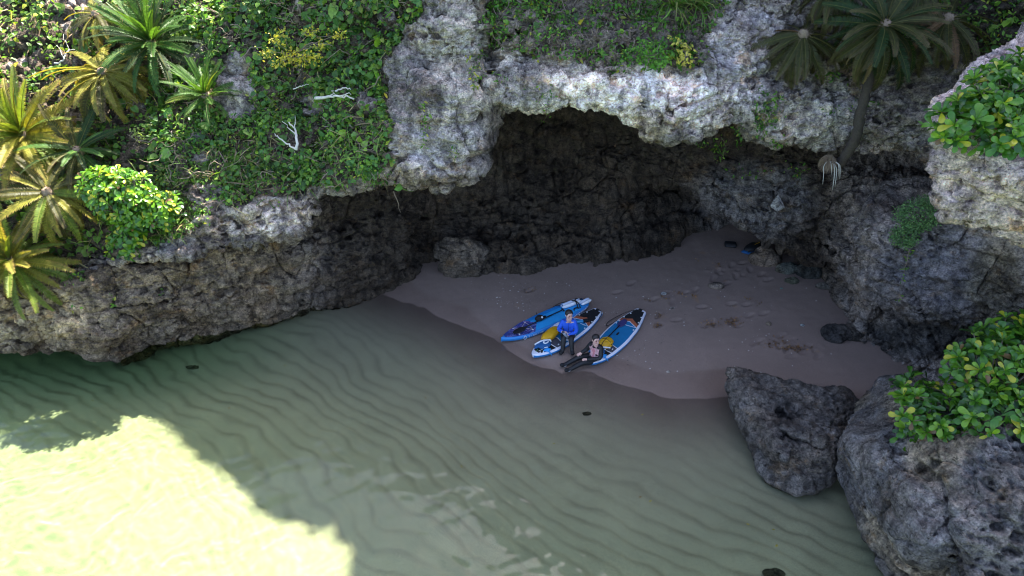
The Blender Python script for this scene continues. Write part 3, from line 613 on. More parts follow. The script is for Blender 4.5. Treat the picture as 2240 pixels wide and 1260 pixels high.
# small scattered tufts on ledges
led = np.zeros(len(CF))
for cx, cy_, rx, ry in [(1180, 205, 30, 14), (1660, 250, 18, 45), (1685, 225, 24, 18), (1572, 325, 14, 22), (1535, 315, 18, 10), (1640, 378, 60, 8), (1740, 372, 28, 14), (1700, 310, 14, 12), (1820, 170, 40, 16), (1890, 230, 30, 10), (1830, 245, 40, 8), (1040, 150, 18, 40), (1090, 180, 14, 14), (1620, 300, 12, 25), (360, 640, 10, 12), (150, 610, 40, 18), (250, 660, 14, 10), (170, 675, 12, 6), (995, 340, 8, 18), (1450, 120, 30, 16), (1420, 130, 40, 26), (930, 250, 12, 40), (925, 310, 8, 30), (1680, 255, 26, 40), (560, 400, 70, 22), (490, 410, 40, 30), (800, 385, 60, 16), (600, 450, 12, 10), (440, 470, 26, 26)]:
    led = np.maximum(led, blob(uu, vv, cx, cy_, rx*1.3, ry*1.3, 0.7))
led *= up_ok | (rowid < 7.5)
stuff('ledge_plants', [cloud_on_cliff(led, 2600, 0.075, T_OVATE, [(0.06, 0.16, 0.02), (0.10, 0.22, 0.02), (0.16, 0.28, 0.03), (0.34, 0.32, 0.04)], [0.4, 0.32, 0.2, 0.08], 0.16, clump=2.0, thr=-0.4)], M_LEAF,
      'small green plants rooted in cracks and ledges of the bare rock', 'plants')

def cliff_at(px, py):
    """the rock point that shows nearest to a pixel, with its outward direction"""
    d = (uu - px)**2 + (vv - py)**2; k = np.argpartition(d, 60)[:60]
    k = k[d[k] < 40] if (d[k] < 40).any() else k[:1]
    dist = CF[k][:, 1]; q = k[np.argmin(dist)]
    return Vector(CF[q]), Vector(CN[q])

# twigs and bare woody stems through the creepers
mb = MB()
tw = pick((mL & (uu > 330)).astype(float), 260)
for k in tw:
    p = CF[k] + CN[k]*R.uniform(0.02, 0.25); d = np.array([R.uniform(-1, 1), R.uniform(-0.5, 0.1), R.uniform(-0.8, 0.6)]); d /= np.linalg.norm(d); pts = [p]
    for s in range(6):
        d = d + 0.55*rng.normal(size=3); d /= np.linalg.norm(d); pts.append(pts[-1] + d*R.uniform(0.06, 0.17))
    mb.tube(pts, np.linspace(R.uniform(0.008, 0.016), 0.004, 7), 4)
tag(mb.build('twigs', M_TWIG), 'thin bare brown twigs tangled through the left cliff vines', 'twigs', kind='stuff')
mb = MB()
for k in pick(soilM.astype(float), 110):
    p = CF[k] + CN[k]*R.uniform(0.02, 0.2); d = np.array([R.uniform(-0.5, 0.5), -0.2, -1.0]); d /= np.linalg.norm(d); pts = [p]
    for s in range(5):
        d = d + 0.4*rng.normal(size=3); d /= np.linalg.norm(d); pts.append(pts[-1] + d*R.uniform(0.06, 0.16))
    mb.tube(pts, np.linspace(R.uniform(0.006, 0.012), 0.003, 6), 4)
tag(mb.build('hanging_roots', M_TWIG), 'brown hanging roots along the top of the pale overhang', 'roots', kind='stuff')

def branch(path, r0, label, mat=M_DEADWOOD, fork=True, off=0.35, name='dead_branch'):
    base, nrm = cliff_at(*path[0]); pts = []
    for px, py in path:
        q, n = cliff_at(px, py); pts.append(np.array(at_y(px, py, min(q.y, base.y + 0.4) - off)))
    pts = np.array(pts); s = np.linspace(0, 1, len(pts)); pts = pchip(s, pts, np.linspace(0, 1, 14)) + 0.012*rng.normal(size=(14, 3))
    root = empty(name, pts[0]); tag(root, label, 'dead branch')
    m = MB(); m.tube(pts - pts[0], np.linspace(r0, r0*0.4, 14), 7); m.build('limb', mat, root, True)
    if fork:
        for k in (5, 9):
            d = pts[k] - pts[k-1]; d = d/np.linalg.norm(d) + np.array([R.uniform(-0.8, 0.8), -0.3, R.uniform(0.2, 0.9)]); d /= np.linalg.norm(d)
            q = [pts[k] - pts[0] + d*t + 0.015*rng.normal(size=3)*t*5 for t in np.linspace(0, R.uniform(0.25, 0.45), 6)]
            m = MB(); m.tube(q, np.linspace(r0*0.45, r0*0.15, 6), 5); m.build('twig', mat, root, True)
    return root
branch([(648, 328), (650, 300), (645, 283), (632, 268)], 0.035, 'pale bleached branch stump curving up from the small dark hollow')
branch([(646, 326), (622, 310), (600, 292)], 0.022, 'thin straight pale stick beside the curved bleached stump', fork=False)
branch([(690, 215), (715, 212), (740, 210), (775, 216)], 0.04, 'forked whitish branch lying sideways among the vines below the yellow shrub')
branch([(735, 200), (752, 193), (770, 197)], 0.02, 'short white arched branch above the sideways forked one', fork=False)
branch([(640, 196), (660, 187), (680, 184)], 0.014, 'slender bare twig left of the forked whitish branch', M_DEADWOOD, False)
branch([(120, 140), (140, 128), (150, 108), (168, 110)], 0.022, 'grey bare branch among sunny vines at the upper left')
branch([(410, 30), (440, 45), (480, 30), (430, 12)], 0.018, 'grey leafless branch above the dark upright cycad', M_TWIG)
branch([(600, 150), (640, 120), (690, 95), (730, 100)], 0.02, 'bare brown branch behind the yellow-leaved shrub', M_TWIG)
# ------------------------------------------------------------------ boulders and stones
def hull_rock(name, hulls, voxel, label, cat, tonef, big=0.5, pit=0.6, smooth=10, dents=(), group=None, kind=None, mat=None):
    bm = bmesh.new()
    for h in hulls:
        vs = [bm.verts.new(p) for p in h]
        r = bmesh.ops.convex_hull(bm, input=vs)
        bmesh.ops.delete(bm, geom=[g for g in set(r['geom_interior'] + r['geom_unused']) if isinstance(g, bmesh.types.BMVert)], context='VERTS')
    me = bpy.data.meshes.new('tmp'); bm.to_mesh(me); bm.free(); o = bpy.data.objects.new('tmp', me); COL.objects.link(o)
    m = o.modifiers.new('r', 'REMESH'); m.mode = 'VOXEL'; m.voxel_size = voxel
    s = o.modifiers.new('s', 'SMOOTH'); s.factor = 0.5; s.iterations = smooth
    dg = bpy.context.evaluated_depsgraph_get(); ev = o.evaluated_get(dg); em = ev.to_mesh()
    n = len(em.vertices); V = np.empty(n*3, np.float32); em.vertices.foreach_get('co', V); V = V.reshape(-1, 3).astype(float)
    fl = np.empty(len(em.loops), np.int32); em.loops.foreach_get('vertex_index', fl); F = fl.reshape(-1, 4)
    ev.to_mesh_clear(); bpy.data.objects.remove(o); bpy.data.meshes.remove(me)
    def norms(V):
        a = V[F[:, 2]] - V[F[:, 0]]; b = V[F[:, 3]] - V[F[:, 1]]; fn = np.cross(a, b); N = np.zeros_like(V)
        for k in range(4): np.add.at(N, F[:, k], fn)
        return N/(np.linalg.norm(N, axis=1)[:, None] + 1e-9)
    V = V + norms(V)*(rock_relief(V, big, strata=big*0.7)[:, None])
    for (c, rad, dep) in dents:
        d = np.linalg.norm(V - np.array(c), axis=1)/rad; V = V - np.array([0, -0.25, 1.0])*dep*np.exp(-d*d)[:, None]
    V = V + norms(V)*(pit*rock_pits(V, 1.3)[:, None])
    c0 = np.array([V[:, 0].mean(), V[:, 1].mean(), V[:, 2].min()])
    o = link(name, mesh_np(name, V - c0, F, mat or M_ROCK, True, np.clip(tonef(V), 0.02, 0.8)), None, c0)
    o.cycles.is_caustics_receiver = True
    return tag(o, label, cat, group, kind)
def tone_of(rgb, var=0.6, sc=1.2, off=0):
    return lambda V: np.array([rgb])*(1 + var*fbm(V*sc + off, 4))[:, None]
def ell(c, r, n=26):
    """points of an uneven lump"""
    P = []
    for k in range(n):
        z = 1 - 2*(k + 0.5)/n; a = k*2.399963; q = math.sqrt(1 - z*z); s = R.uniform(0.82, 1.1)
        P.append(Vector(c) + Vector((q*math.cos(a)*r[0]*s, q*math.sin(a)*r[1]*s, z*r[2]*s)))
    return P
Z = at_z
# boulder standing at the water's edge, with a pointed slab leaning to the left
def bz(px, py, z): return Z(px, py, z)
hD = [[bz(1588, 802, 0.95), bz(1612, 803, 0.95), bz(1600, 850, 0.55), bz(1640, 960, 0.45), bz(1690, 832, 0.75), bz(1760, 848, 0.8), bz(1700, 900, 0.9), bz(1655, 1000, -0.3), bz(1720, 1000, 0.8), bz(1640, 860, -0.4), bz(1760, 900, -0.4)],
      [bz(1700, 850, 0.75), bz(1850, 858, 0.7), bz(1872, 885, 0.5), bz(1852, 960, 0.6), bz(1800, 960, 0.95), bz(1720, 940, 0.95), bz(1650, 940, 0.5), bz(1660, 1030, 0.1), bz(1690, 1062, 0.0), bz(1745, 1080, 0.1), bz(1800, 1068, 0.2), bz(1835, 1030, 0.25), bz(1660, 1030, -0.9), bz(1740, 1075, -0.9), bz(1850, 1010, -0.8), bz(1860, 880, -0.4)]]
dD = [(at_z(1662, 862, 0.75), 0.28, 0.30), (at_z(1690, 880, 0.8), 0.2, 0.18), (at_z(1725, 912, 0.85), 0.24, 0.40)]
hull_rock('boulder', hD, 0.028, 'dark pitted boulder with a pointed leaning tip at the edge of the water', 'boulder', tone_of((0.115, 0.108, 0.105), 0.7), 0.42, 0.6, 7, dD)
# big outcrop at the lower right
hE = [[bz(1985, 832, 1.1), bz(1930, 836, 0.9), bz(1885, 885, 0.7), bz(1838, 960, 1.05), bz(1900, 985, 1.75), bz(1965, 998, 2.2), bz(2060, 985, 2.65), bz(2080, 900, 2.6), bz(1855, 1050, 0.5), bz(1880, 1130, 0.1), bz(1960, 1260, 0.1), bz(1940, 1200, 0.1), bz(2020, 1180, 1.9), bz(1900, 1100, -1.2), bz(1990, 1290, -1.4), bz(2000, 840, -0.5), bz(1900, 900, -0.8), bz(2240, 1250, 1.6)],
      [bz(2060, 985, 2.65), bz(2150, 965, 2.95), bz(2240, 935, 3.2), bz(2300, 800, 3.3), bz(2180, 780, 2.6), bz(2050, 850, 1.9), Vector((12.5, 7.0, 3.4)), Vector((12.5, 11.0, 3.2)), Vector((12.5, 4.5, 2.6)), bz(2100, 1150, 2.3), bz(2240, 1120, 2.7), bz(2000, 1300, -1.4), Vector((12.5, 3.5, -1.5)), Vector((8.0, 4.0, -1.5)), bz(2240, 1400, 0.4), Vector((9.4, 12.0, -0.6)), Vector((12.5, 12, -0.6))]]
def toneE(V):
    t = np.array([[0.155, 0.152, 0.158]])*(1 + 0.65*fbm(V*1.1 + 5, 4))[:, None]
    m = sstep(0.0, 0.35, perlin(V*0.7 + 9))[:, None]; t = t*(1 - m) + np.array([[0.23, 0.205, 0.165]])*m*(1 + 0.5*fbm(V*2 + 2, 3))[:, None]
    k = sstep(2.3, 2.9, V[:, 2])[:, None]; return t*(1 - 0.25*k)
hull_rock('rock_outcrop', hE, 0.034, 'large pitted grey rock at the lower right carrying a leafy green bush', 'rock', toneE, 0.55, 0.65, 8)
# pale outcrop jutting in at the upper right
by = at_y
hB = [[by(2050, 225, 10.6), by(2042, 275, 10.3), by(2068, 335, 10.2), by(2085, 395, 10.1), by(2068, 430, 10.0), by(2100, 468, 9.9), by(2165, 498, 9.8), by(2245, 520, 9.7), by(2240, 160, 11.3), by(2120, 190, 11.0), by(2150, 350, 9.6), by(2240, 400, 9.2), by(2500, 150, 12), by(2500, 480, 9.2), Vector((14.5, 12, 9.5)), Vector((14.5, 11, 5.2)), Vector((9.5, 12.5, 5.6)), Vector((9.6, 12.8, 8.6))]]
hull_rock('rock_outcrop', hB, 0.034, 'pale pitted limestone ledge jutting in at the upper right under a bright bush', 'rock', tone_of((0.60, 0.50, 0.515), 0.6, 1.0, 7), 0.55, 1.1, 7)
# low rock at the back of the cave and others along the wall
pL = on_sand(1015, 608)
hull_rock('boulder', [ell((pL.x - 0.05, pL.y + 0.35, pL.z + 0.35), (0.75, 0.45, 0.75)), ell((pL.x - 0.35, pL.y + 0.5, pL.z + 0.55), (0.55, 0.4, 0.5))], 0.03, 'brown layered boulder leaning at the foot of the cave wall left of the boards', 'boulder', tone_of((0.115, 0.10, 0.085)), 0.35, 0.5, 6)
def small_rock(px, py, r, label, rgb=(0.12, 0.115, 0.11), cat='stone', voxel=None, big=0.2, pit=0.35, group=None):
    p = on_sand(px, py); rx, ry, rz = r
    return hull_rock('stone' if cat == 'stone' else 'boulder', [ell((p.x, p.y, p.z + rz*0.25), (rx, ry, rz))], voxel or max(0.012, rx*0.06), label, cat, tone_of(rgb, 0.6, 2.0, px*0.1), big*min(1, rx*1.6), pit*min(1, rx*1.5), 3)
small_rock(1672, 570, (0.48, 0.36, 0.36), 'rounded brown rock half buried in sand with dark gear lying on its left side', (0.13, 0.11, 0.095), 'boulder')
small_rock(1722, 592, (0.34, 0.22, 0.22), 'greenish stone at the foot of the right cave wall below the rounded rock', (0.10, 0.115, 0.11))
small_rock(1770, 600, (0.42, 0.32, 0.36), 'dark wet rock lying against the right wall behind the greenish stones', (0.05, 0.055, 0.055), 'boulder')
small_rock(1732, 617, (0.22, 0.13, 0.13), 'small mossy stone in front of the dark wet rock', (0.11, 0.125, 0.10))
small_rock(1800, 628, (0.26, 0.15, 0.12), 'low flat stone where the sand meets the right wall', (0.12, 0.115, 0.105))
small_rock(1832, 735, (0.42, 0.30, 0.24), 'jagged dark rock at the base of the blue-grey wall', (0.055, 0.055, 0.058), 'boulder', big=0.4, pit=0.6)
small_rock(1868, 738, (0.26, 0.2, 0.16), 'narrow dark rock touching the base of the blue-grey wall', (0.06, 0.058, 0.055))
small_rock(1567, 628, (0.24, 0.15, 0.12), 'flat-topped brown stone alone in the middle of the sand', (0.15, 0.13, 0.115))
small_rock(1452, 643, (0.085, 0.06, 0.045), 'small blue-grey pebble left of the flat-topped brown stone', (0.22, 0.24, 0.26), voxel=0.012)
small_rock(1471, 674, (0.08, 0.04, 0.03), 'small pale pebble below the blue-grey pebble', (0.36, 0.33, 0.31), voxel=0.012)
small_rock(1755, 712, (0.075, 0.05, 0.035), 'lone pale blue shell-like pebble on the sand at right', (0.33, 0.38, 0.41), voxel=0.012)
small_rock(1681, 709, (0.085, 0.07, 0.06), 'small brown stone with a footprint beside it', (0.19, 0.16, 0.13), voxel=0.012)
small_rock(1709, 631, (0.05, 0.03, 0.025), 'tiny turquoise pebble before the mossy stone', (0.16, 0.28, 0.28), voxel=0.012)
small_rock(1462, 814, (0.06, 0.04, 0.03), 'small white stone on the wet sand by the water', (0.55, 0.52, 0.48), voxel=0.012)
small_rock(1283, 908, (0.13, 0.07, 0.07), 'dark lump of rock alone in the shallow water in front of the seated people', (0.085, 0.075, 0.05), big=0.5, pit=0.6)
small_rock(1690, 1262, (0.24, 0.10, 0.05), 'dark submerged rock at the bottom edge of the picture', (0.10, 0.10, 0.075))
small_rock(432, 826, (0.26, 0.10, 0.06), 'dim submerged stone under the green water at left', (0.16, 0.16, 0.10))
# pebbles and shell bits: nobody could count them
mb = MB(); pc = []
for k in range(420):
    c = R.choice([(1290, 690, 140, 30), (1430, 700, 120, 60), (1400, 780, 120, 30), (1120, 660, 60, 14), (1560, 640, 160, 50), (1650, 760, 160, 50), (1150, 625, 120, 14)])
    p = on_sand(c[0] + R.gauss(0, c[2]*0.6), c[1] + R.gauss(0, c[3]*0.6)); 
    if shore_dist(np.array([p.x]), np.array([p.y]))[0] < 0.1: continue
    r = R.choice([0.006, 0.009, 0.013, 0.02]); q = [(r*R.uniform(.7, 1.4), 0, 0), (0, r*R.uniform(.6, 1.2), 0), (-r, 0, 0), (0, -r*R.uniform(.6, 1.1), 0), (0, 0, r*.6), (0, 0, -r*.6)]
    mb.add([tuple(Vector(v) + p + Vector((0, 0, r*0.4 + 0.012))) for v in q], [(0, 1, 4), (1, 2, 4), (2, 3, 4), (3, 0, 4), (1, 0, 5), (2, 1, 5), (3, 2, 5), (0, 3, 5)], R.choice([0, 0, 1]))
tag(mb.build('shell_bits', None, mats=[plain('shell_white', (0.55, 0.50, 0.46), 0.6), plain('dark_grit', (0.07, 0.055, 0.045), 0.8)]), 'white shell bits and dark grit strewn over the sand', 'shells', kind='stuff')
# rusty seaweed scraps on the dry sand
P, N_, S_ = [], [], []
for cx, cy_, sx_, n in [(1555, 712, 22, 50), (1605, 706, 22, 80), (1440, 690, 10, 24), (1438, 712, 10, 24), (1485, 645, 14, 26), (1520, 648, 8, 16), (1414, 657, 8, 10), (1455, 655, 10, 12), (1640, 655, 14, 16), (1660, 664, 8, 10), (1700, 752, 30, 60), (1745, 762, 26, 70), (1570, 580, 14, 14), (1525, 570, 8, 8), (1160, 634, 16, 24), (1720, 762, 14, 40)]:
    for k in range(n):
        p = on_sand(cx + R.gauss(0, sx_*0.5), cy_ + R.gauss(0, sx_*0.2)); P.append((p.x, p.y, p.z + R.uniform(0.012, 0.035))); N_.append((0, 0, 1)); S_.append(R.uniform(0.03, 0.085))
P, N_, S_ = np.array(P), np.array(N_, float), np.array(S_)
stuff('seaweed_scraps', [leaf_cloud(P, N_, S_, T_OVATE, hue_mix(len(P), [(0.24, 0.12, 0.055), (0.17, 0.10, 0.06), (0.30, 0.17, 0.08)]), 0.5, 0.0)], M_LEAF, 'rust-brown scraps of dried seaweed scattered on the sand', 'seaweed')
# small leaves afloat
P = [tuple(Z(*q, 0.03)) for q in [(1403, 908), (623, 798), (200, 875), (1010, 1018), (1420, 1098), (1640, 1148), (1404, 1086), (930, 872), (1695, 1195), (1700, 1190), (1215, 970), (500, 895), (1688, 1158)]]
P = np.array(P)
stuff('floating_leaves', [leaf_cloud(P, np.tile(UPV, (len(P), 1)), 0.07, T_OVATE, hue_mix(len(P), [(0.40, 0.30, 0.04), (0.20, 0.10, 0.03)]), 0.1, 0)], M_LEAF, 'a few yellow and brown leaves floating on the shaded water', 'leaves')

# ------------------------------------------------------------------ cycads
def frond_mesh(name, droop, base, tip, tipk=0.55, vee=0.45, n=40, wmax=0.095, curl=0.0):
    s = np.linspace(0, 1, 12); ang = -droop*s**1.4; x = np.cumsum(np.concatenate([[0], np.cos(ang[:-1])/11])); z = np.cumsum(np.concatenate([[0], np.sin(ang[:-1])/11]))
    V, F = tube(np.stack([x, 0*x, z], 1), np.linspace(0.009, 0.003, 12), 4); V = [tuple(v) for v in V]; F = [f for f in F]
    C = [tuple(0.6*np.array(base) + 0.4*np.array((0.30, 0.25, 0.08)))]*len(V)
    Fq = [tuple(f) for f in F]
    for k in range(n):
        t = 0.07 + 0.93*(k + 0.5)/n; cx = np.interp(t, s, x); cz = np.interp(t, s, z); a = -droop*t**1.4
        ln = wmax*max(0.25, math.sin(PI*(0.16 + 0.80*t)))**0.6*R.uniform(0.88, 1.1); w = 0.40/n
        fx_, fz_ = math.cos(a), math.sin(a)
        for sgn in (-1, 1):
            fw = R.uniform(0.35, 0.6); up = vee*R.uniform(0.7, 1.2) - curl
            d = np.array([fw*fx_ - up*fz_*0.6, sgn*1.0, fw*fz_ + up*fx_*0.6]); d = d/np.linalg.norm(d)*ln
            p = np.array([cx, 0, cz]); u = np.array([fx_, 0, fz_])*w
            o = len(V); mid = p + d*0.6 + np.array([0, 0, 0.004]); e = p + d + np.array([0, 0, -0.22*ln*(0.4 + curl)])
            V += [tuple(p - u), tuple(p + u), tuple(mid + u*0.9), tuple(mid - u*0.9), tuple(e)]
            kk = min(1.0, max(0.0, (t - 0.45)/0.55))*tipk*R.uniform(0.4, 1.3); kk = min(1, kk)
            b_ = np.array(base)*R.uniform(0.8, 1.2); cm = b_*(1 - 0.5*kk) + np.array(tip)*0.5*kk; ce = b_*(1 - kk) + np.array(tip)*kk
            ce = ce*(1 - 0.5*tipk) + np.array(tip)*0.5*tipk
            C += [tuple(b_), tuple(b_), tuple(cm), tuple(cm), tuple(ce)]
            Fq += [(o, o + 1, o + 2, o + 3), (o + 3, o + 2, o + 4, o + 4)]
    V = np.array(V); F4 = np.array(Fq)
    me = bpy.data.meshes.new(name); me.from_pydata([tuple(v) for v in V], [], [tuple(dict.fromkeys(f)) for f in Fq]); me.materials.append(M_FROND)
    at = me.color_attributes.new('Col', 'FLOAT_COLOR', 'POINT'); at.data.foreach_set('color', np.concatenate([np.array(C, np.float32), np.ones((len(V), 1), np.float32)], 1).ravel()); me.update()
    return me
STY = {'gold': ((0.19, 0.19, 0.028), (0.36, 0.20, 0.09), 0.85), 'lime': ((0.11, 0.17, 0.025), (0.32, 0.22, 0.07), 0.6), 'green': ((0.045, 0.115, 0.022), (0.10, 0.13, 0.03), 0.35),
       'dark': ((0.022, 0.050, 0.015), (0.07, 0.07, 0.025), 0.35), 'olive': ((0.060, 0.066, 0.022), (0.26, 0.16, 0.10), 0.75), 'dead': ((0.20, 0.115, 0.06), (0.27, 0.17, 0.10), 0.8), 'straw': ((0.33, 0.24, 0.12), (0.42, 0.32, 0.2), 0.8)}
FM = {(st, d): frond_mesh('frond', dr, *STY[st][:2], STY[st][2]) for st in STY for d, dr in ((0, 0.35), (1, 0.8), (2, 1.65))}
M_WOOL = plain('crown_wool', (0.26, 0.19, 0.135), 0.95, 0.1, var=0.5, scale=40, bump=1.0)
def cycad(px, py, off, rad, label, n, mix, el=(60, -20), drp=(0, 2), tilt=(0.0, -0.4), trunk=0.6, trunk_path=None, Y=None, spread=(0, 360), group='cycads growing on the cliff', skirt=0, wool=True, seed=0):
    rr = random.Random(seed + int(px)*7); q, nrm = cliff_at(px, max(py, 6))
    c = at_y(px, py, Y if Y else q.y - off)
    root = empty('cycad', c); tag(root, label, 'cycad', group)
    axis = Vector((tilt[0], tilt[1], 1)).normalized(); ax = axis.to_track_quat('Z', 'Y').to_matrix()
    names = [m for m, w in mix]; ws = [w for m, w in mix]
    n = int(n*1.45)
    for k in range(n):
        t = k/max(1, n - 1); a = math.radians(spread[0]) + (k*2.399963 % (2*PI))*(spread[1] - spread[0])/360.0 + rr.uniform(-0.08, 0.08)
        e = math.radians(el[0] + (el[1] - el[0])*t + rr.uniform(-11, 11)); d = min(2, max(0, int(round(drp[0] + (drp[1] - drp[0])*t + rr.uniform(-0.35, 0.35)))))
        st = rr.choices(names, ws)[0]
        o = link('frond', FM[(st, d)], root); s = rad*rr.uniform(0.78, 1.1)
        m = ax @ Matrix.Rotation(a, 3, 'Z') @ Matrix.Rotation(-e, 3, 'Y') @ Matrix.Rotation(rr.uniform(-0.6, 0.6), 3, 'X')
        o.matrix_local = Matrix.Translation(m @ Vector((0.05, 0, 0)) + axis*(0.10*(1 - t))) @ m.to_4x4() @ Matrix.Diagonal((s, s*1.1, s, 1))
    for k in range(skirt):
        a = rr.uniform(0, 2*PI); e = math.radians(rr.uniform(-75, -40)); st = rr.choice(['dead', 'straw'])
        o = link('frond', FM[(st, 1)], root); o['label'] = 'dead brown hanging frond'; s = rad*rr.uniform(0.55, 0.8)
        m = ax @ Matrix.Rotation(a, 3, 'Z') @ Matrix.Rotation(-e, 3, 'Y'); o.matrix_local = Matrix.Translation(axis*-0.1) @ m.to_4x4() @ Matrix.Diagonal((s, s*0.7, s, 1))
    # crown bud with loose fibres
    mb = MB(); 
    for k in range(7):
        h = k/6; 
    prof_ = [(0.02, 0.20), (0.09, 0.17), (0.125, 0.08), (0.12, 0.0), (0.10, -0.10)]
    V = []; F = []
    for (r_, z_) in prof_:
        for j in range(10):
            g = 2*PI*j/10; rj = r_*rr.uniform(0.85, 1.15); V.append(ax @ Vector((rj*math.cos(g), rj*math.sin(g), z_ + rr.uniform(-0.01, 0.01))))
    for i in range(len(prof_) - 1):
        for j in range(10): F.append((i*10 + j, i*10 + (j + 1) % 10, (i + 1)*10 + (j + 1) % 10, (i + 1)*10 + j))
    mb.add(V, F)
    if wool:
        for k in range(26):
            g = rr.uniform(0, 2*PI); d = Vector((math.cos(g), math.sin(g), rr.uniform(0.3, 1.2))).normalized(); p0 = ax @ (d*0.09); p1 = ax @ (d*rr.uniform(0.18, 0.27)); p2_ = p1 + Vector((d.x*0.05, d.y*0.05, -0.06))
            mb.tube([p0, p1, p2_], [0.008, 0.005, 0.002], 3)
    mb.build('crown_bud', M_WOOL, root, True)
    # trunk with old leaf bases
    if trunk_path: pts = [np.array(at_y(a_, b_, y_) - c) for a_, b_, y_ in trunk_path]; pts = [np.array((0, 0, -0.05))] + pts
    else: pts = [np.array((0, 0, -0.05)), np.array((-tilt[0]*0.3, 0.20, -trunk*0.5)), np.array((-tilt[0]*0.4, 0.20 + off*0.6, -trunk))]
    s_ = np.linspace(0, 1, len(pts)); tp = pchip(s_, np.array(pts), np.linspace(0, 1, 26)); rt = np.linspace(0.085, 0.125, 26)*(1 + 0.10*np.where(np.arange(26) % 2 == 0, 1, -1))
    V, F = tube(tp, rt, 11); V = [np.array(v)*1.0 + 0.012*np.array([rr.uniform(-1, 1), rr.uniform(-1, 1), rr.uniform(-1, 1)]) for v in V]
    MB().add(V, F).build('trunk', M_TRUNK, root, True)
    return root
cycad(55, 300, 0.7, 1.5, 'large sunlit yellow-green cycad at the left edge with radiating fronds', 50, [('lime', 5), ('gold', 4)], (72, -38), (0, 1.6), (0.05, -0.6), 1.0, skirt=4)
cycad(228, 165, 0.9, 1.4, 'golden cycad with a flat umbrella of drooping fronds in the sun', 34, [('gold', 8), ('olive', 1)], (16, -14), (1.2, 2), (0.0, -0.30), 0.8)
cycad(215, 38, 0.8, 1.15, 'partly shaded golden-brown cycad at the top left above the umbrella-shaped one', 24, [('gold', 4), ('olive', 3)], (12, -16), (1.0, 2), (-0.1, -0.35), 0.8)
cycad(335, 100, 0.7, 1.45, 'dense dark green cycad with upright fronds right of the golden ones', 44, [('green', 6), ('dark', 3)], (75, -10), (0, 1.4), (0.0, -0.35), 0.8, skirt=9)
cycad(452, 215, 0.4, 0.95, 'small green cycad with a skirt of straw-coloured dead fronds', 26, [('green', 5), ('lime', 1)], (75, 5), (0, 1), (0.1, -0.3), 0.45, skirt=14)
cycad(172, 335, 0.5, 1.15, 'shaded dark cycad low between the sunlit ones and the leafy bush', 22, [('green', 3), ('dark', 3), ('olive', 2)], (45, -25), (0.6, 2), (0.1, -0.5), 0.6)
cycad(105, 425, 0.8, 1.3, 'sunlit cycad with golden fronds falling to the right beside the leafy bush', 30, [('gold', 6), ('lime', 2), ('olive', 1)], (30, -40), (0.8, 2), (0.35, -0.5), 0.7, skirt=4)
cycad(30, 575, 0.5, 1.35, 'lowest cycad at the left edge, green above with orange frond tips', 44, [('lime', 4), ('gold', 4)], (70, -45), (0, 1.7), (0.15, -0.55), 0.9, skirt=3)
cycad(-40, 430, 0.8, 1.2, 'shaded cycad mostly cut by the left edge between two sunlit ones', 18, [('olive', 2), ('green', 2)], (50, -30), (0.5, 2), (0, -0.4), 0.7)
RG = 'cycads growing on the cliff'
cycad(1932, 62, 0.6, 1.42, 'big dark green cycad on a long bent trunk at the upper right', 46, [('dark', 5), ('olive', 5)], (45, -62), (0.8, 2), (0.0, -0.55), trunk_path=[(1915, 130, 15.0), (1888, 225, 15.0), (1872, 300, 15.0), (1835, 362, 15.3)], Y=14.9, skirt=8)
cycad(1755, 82, 0.6, 1.22, 'brownish cycad with hanging fronds left of the big dark one', 32, [('olive', 8), ('dead', 1)], (0, -40), (1.2, 2), (-0.05, -0.35), 0.7)
cycad(2070, 48, 0.8, 1.28, 'olive-brown cycad with ragged drooping fronds right of the big dark one', 26, [('olive', 8), ('dead', 1)], (6, -30), (1.0, 2), (0.05, -0.35), 0.8)
cycad(1825, -22, 0.6, 1.1, 'brown-tipped cycad cut by the top edge above the big dark one, on its left', 20, [('olive', 6), ('green', 1)], (2, -32), (1.2, 2), (0, -0.3), 0.7)
cycad(2010, -26, 0.9, 0.95, 'ragged cycad cut by the top edge, between the big dark and the olive-brown ones', 18, [('olive', 6), ('dead', 1)], (0, -32), (1.2, 2), (0, -0.3), 0.7)

# ------------------------------------------------------------------ bushes with thick spoon-shaped leaves in rosettes
def spoon(name, col, col2):
    xs = [0, 0.2, 0.45, 0.68, 0.86, 0.97, 1.0]; ws = [0.035, 0.055, 0.13, 0.20, 0.205, 0.11, 0.0]
    V, C = [], []
    for x, w in zip(xs, ws):
        z = 0.10*math.sin(x*2.2) - 0.16*x*x
        for sgn, up in ((-1, 0.30), (0, 0), (1, 0.30)):
            V.append((x, sgn*w, z + up*w)); k = x*0.8 + (0.2 if sgn else 0); C.append(tuple(np.array(col)*(1 - k) + np.array(col2)*k))
    F = []
    for i in range(6):
        a = i*3; F += [(a, a + 3, a + 4, a + 1), (a + 1, a + 4, a + 5, a + 2)]
    me = mesh_np(name, V, F, M_WAXY, True, C); return me
SP = [spoon('leaf', (0.07, 0.18, 0.016), (0.05, 0.16, 0.014)), spoon('leaf', (0.12, 0.25, 0.018), (0.09, 0.22, 0.016)), spoon('leaf', (0.20, 0.32, 0.022), (0.15, 0.30, 0.02)), spoon('leaf', (0.36, 0.38, 0.03), (0.44, 0.40, 0.03)), spoon('leaf', (0.035, 0.10, 0.018), (0.03, 0.09, 0.016)), spoon('leaf', (0.20, 0.12, 0.05), (0.16, 0.09, 0.04))]
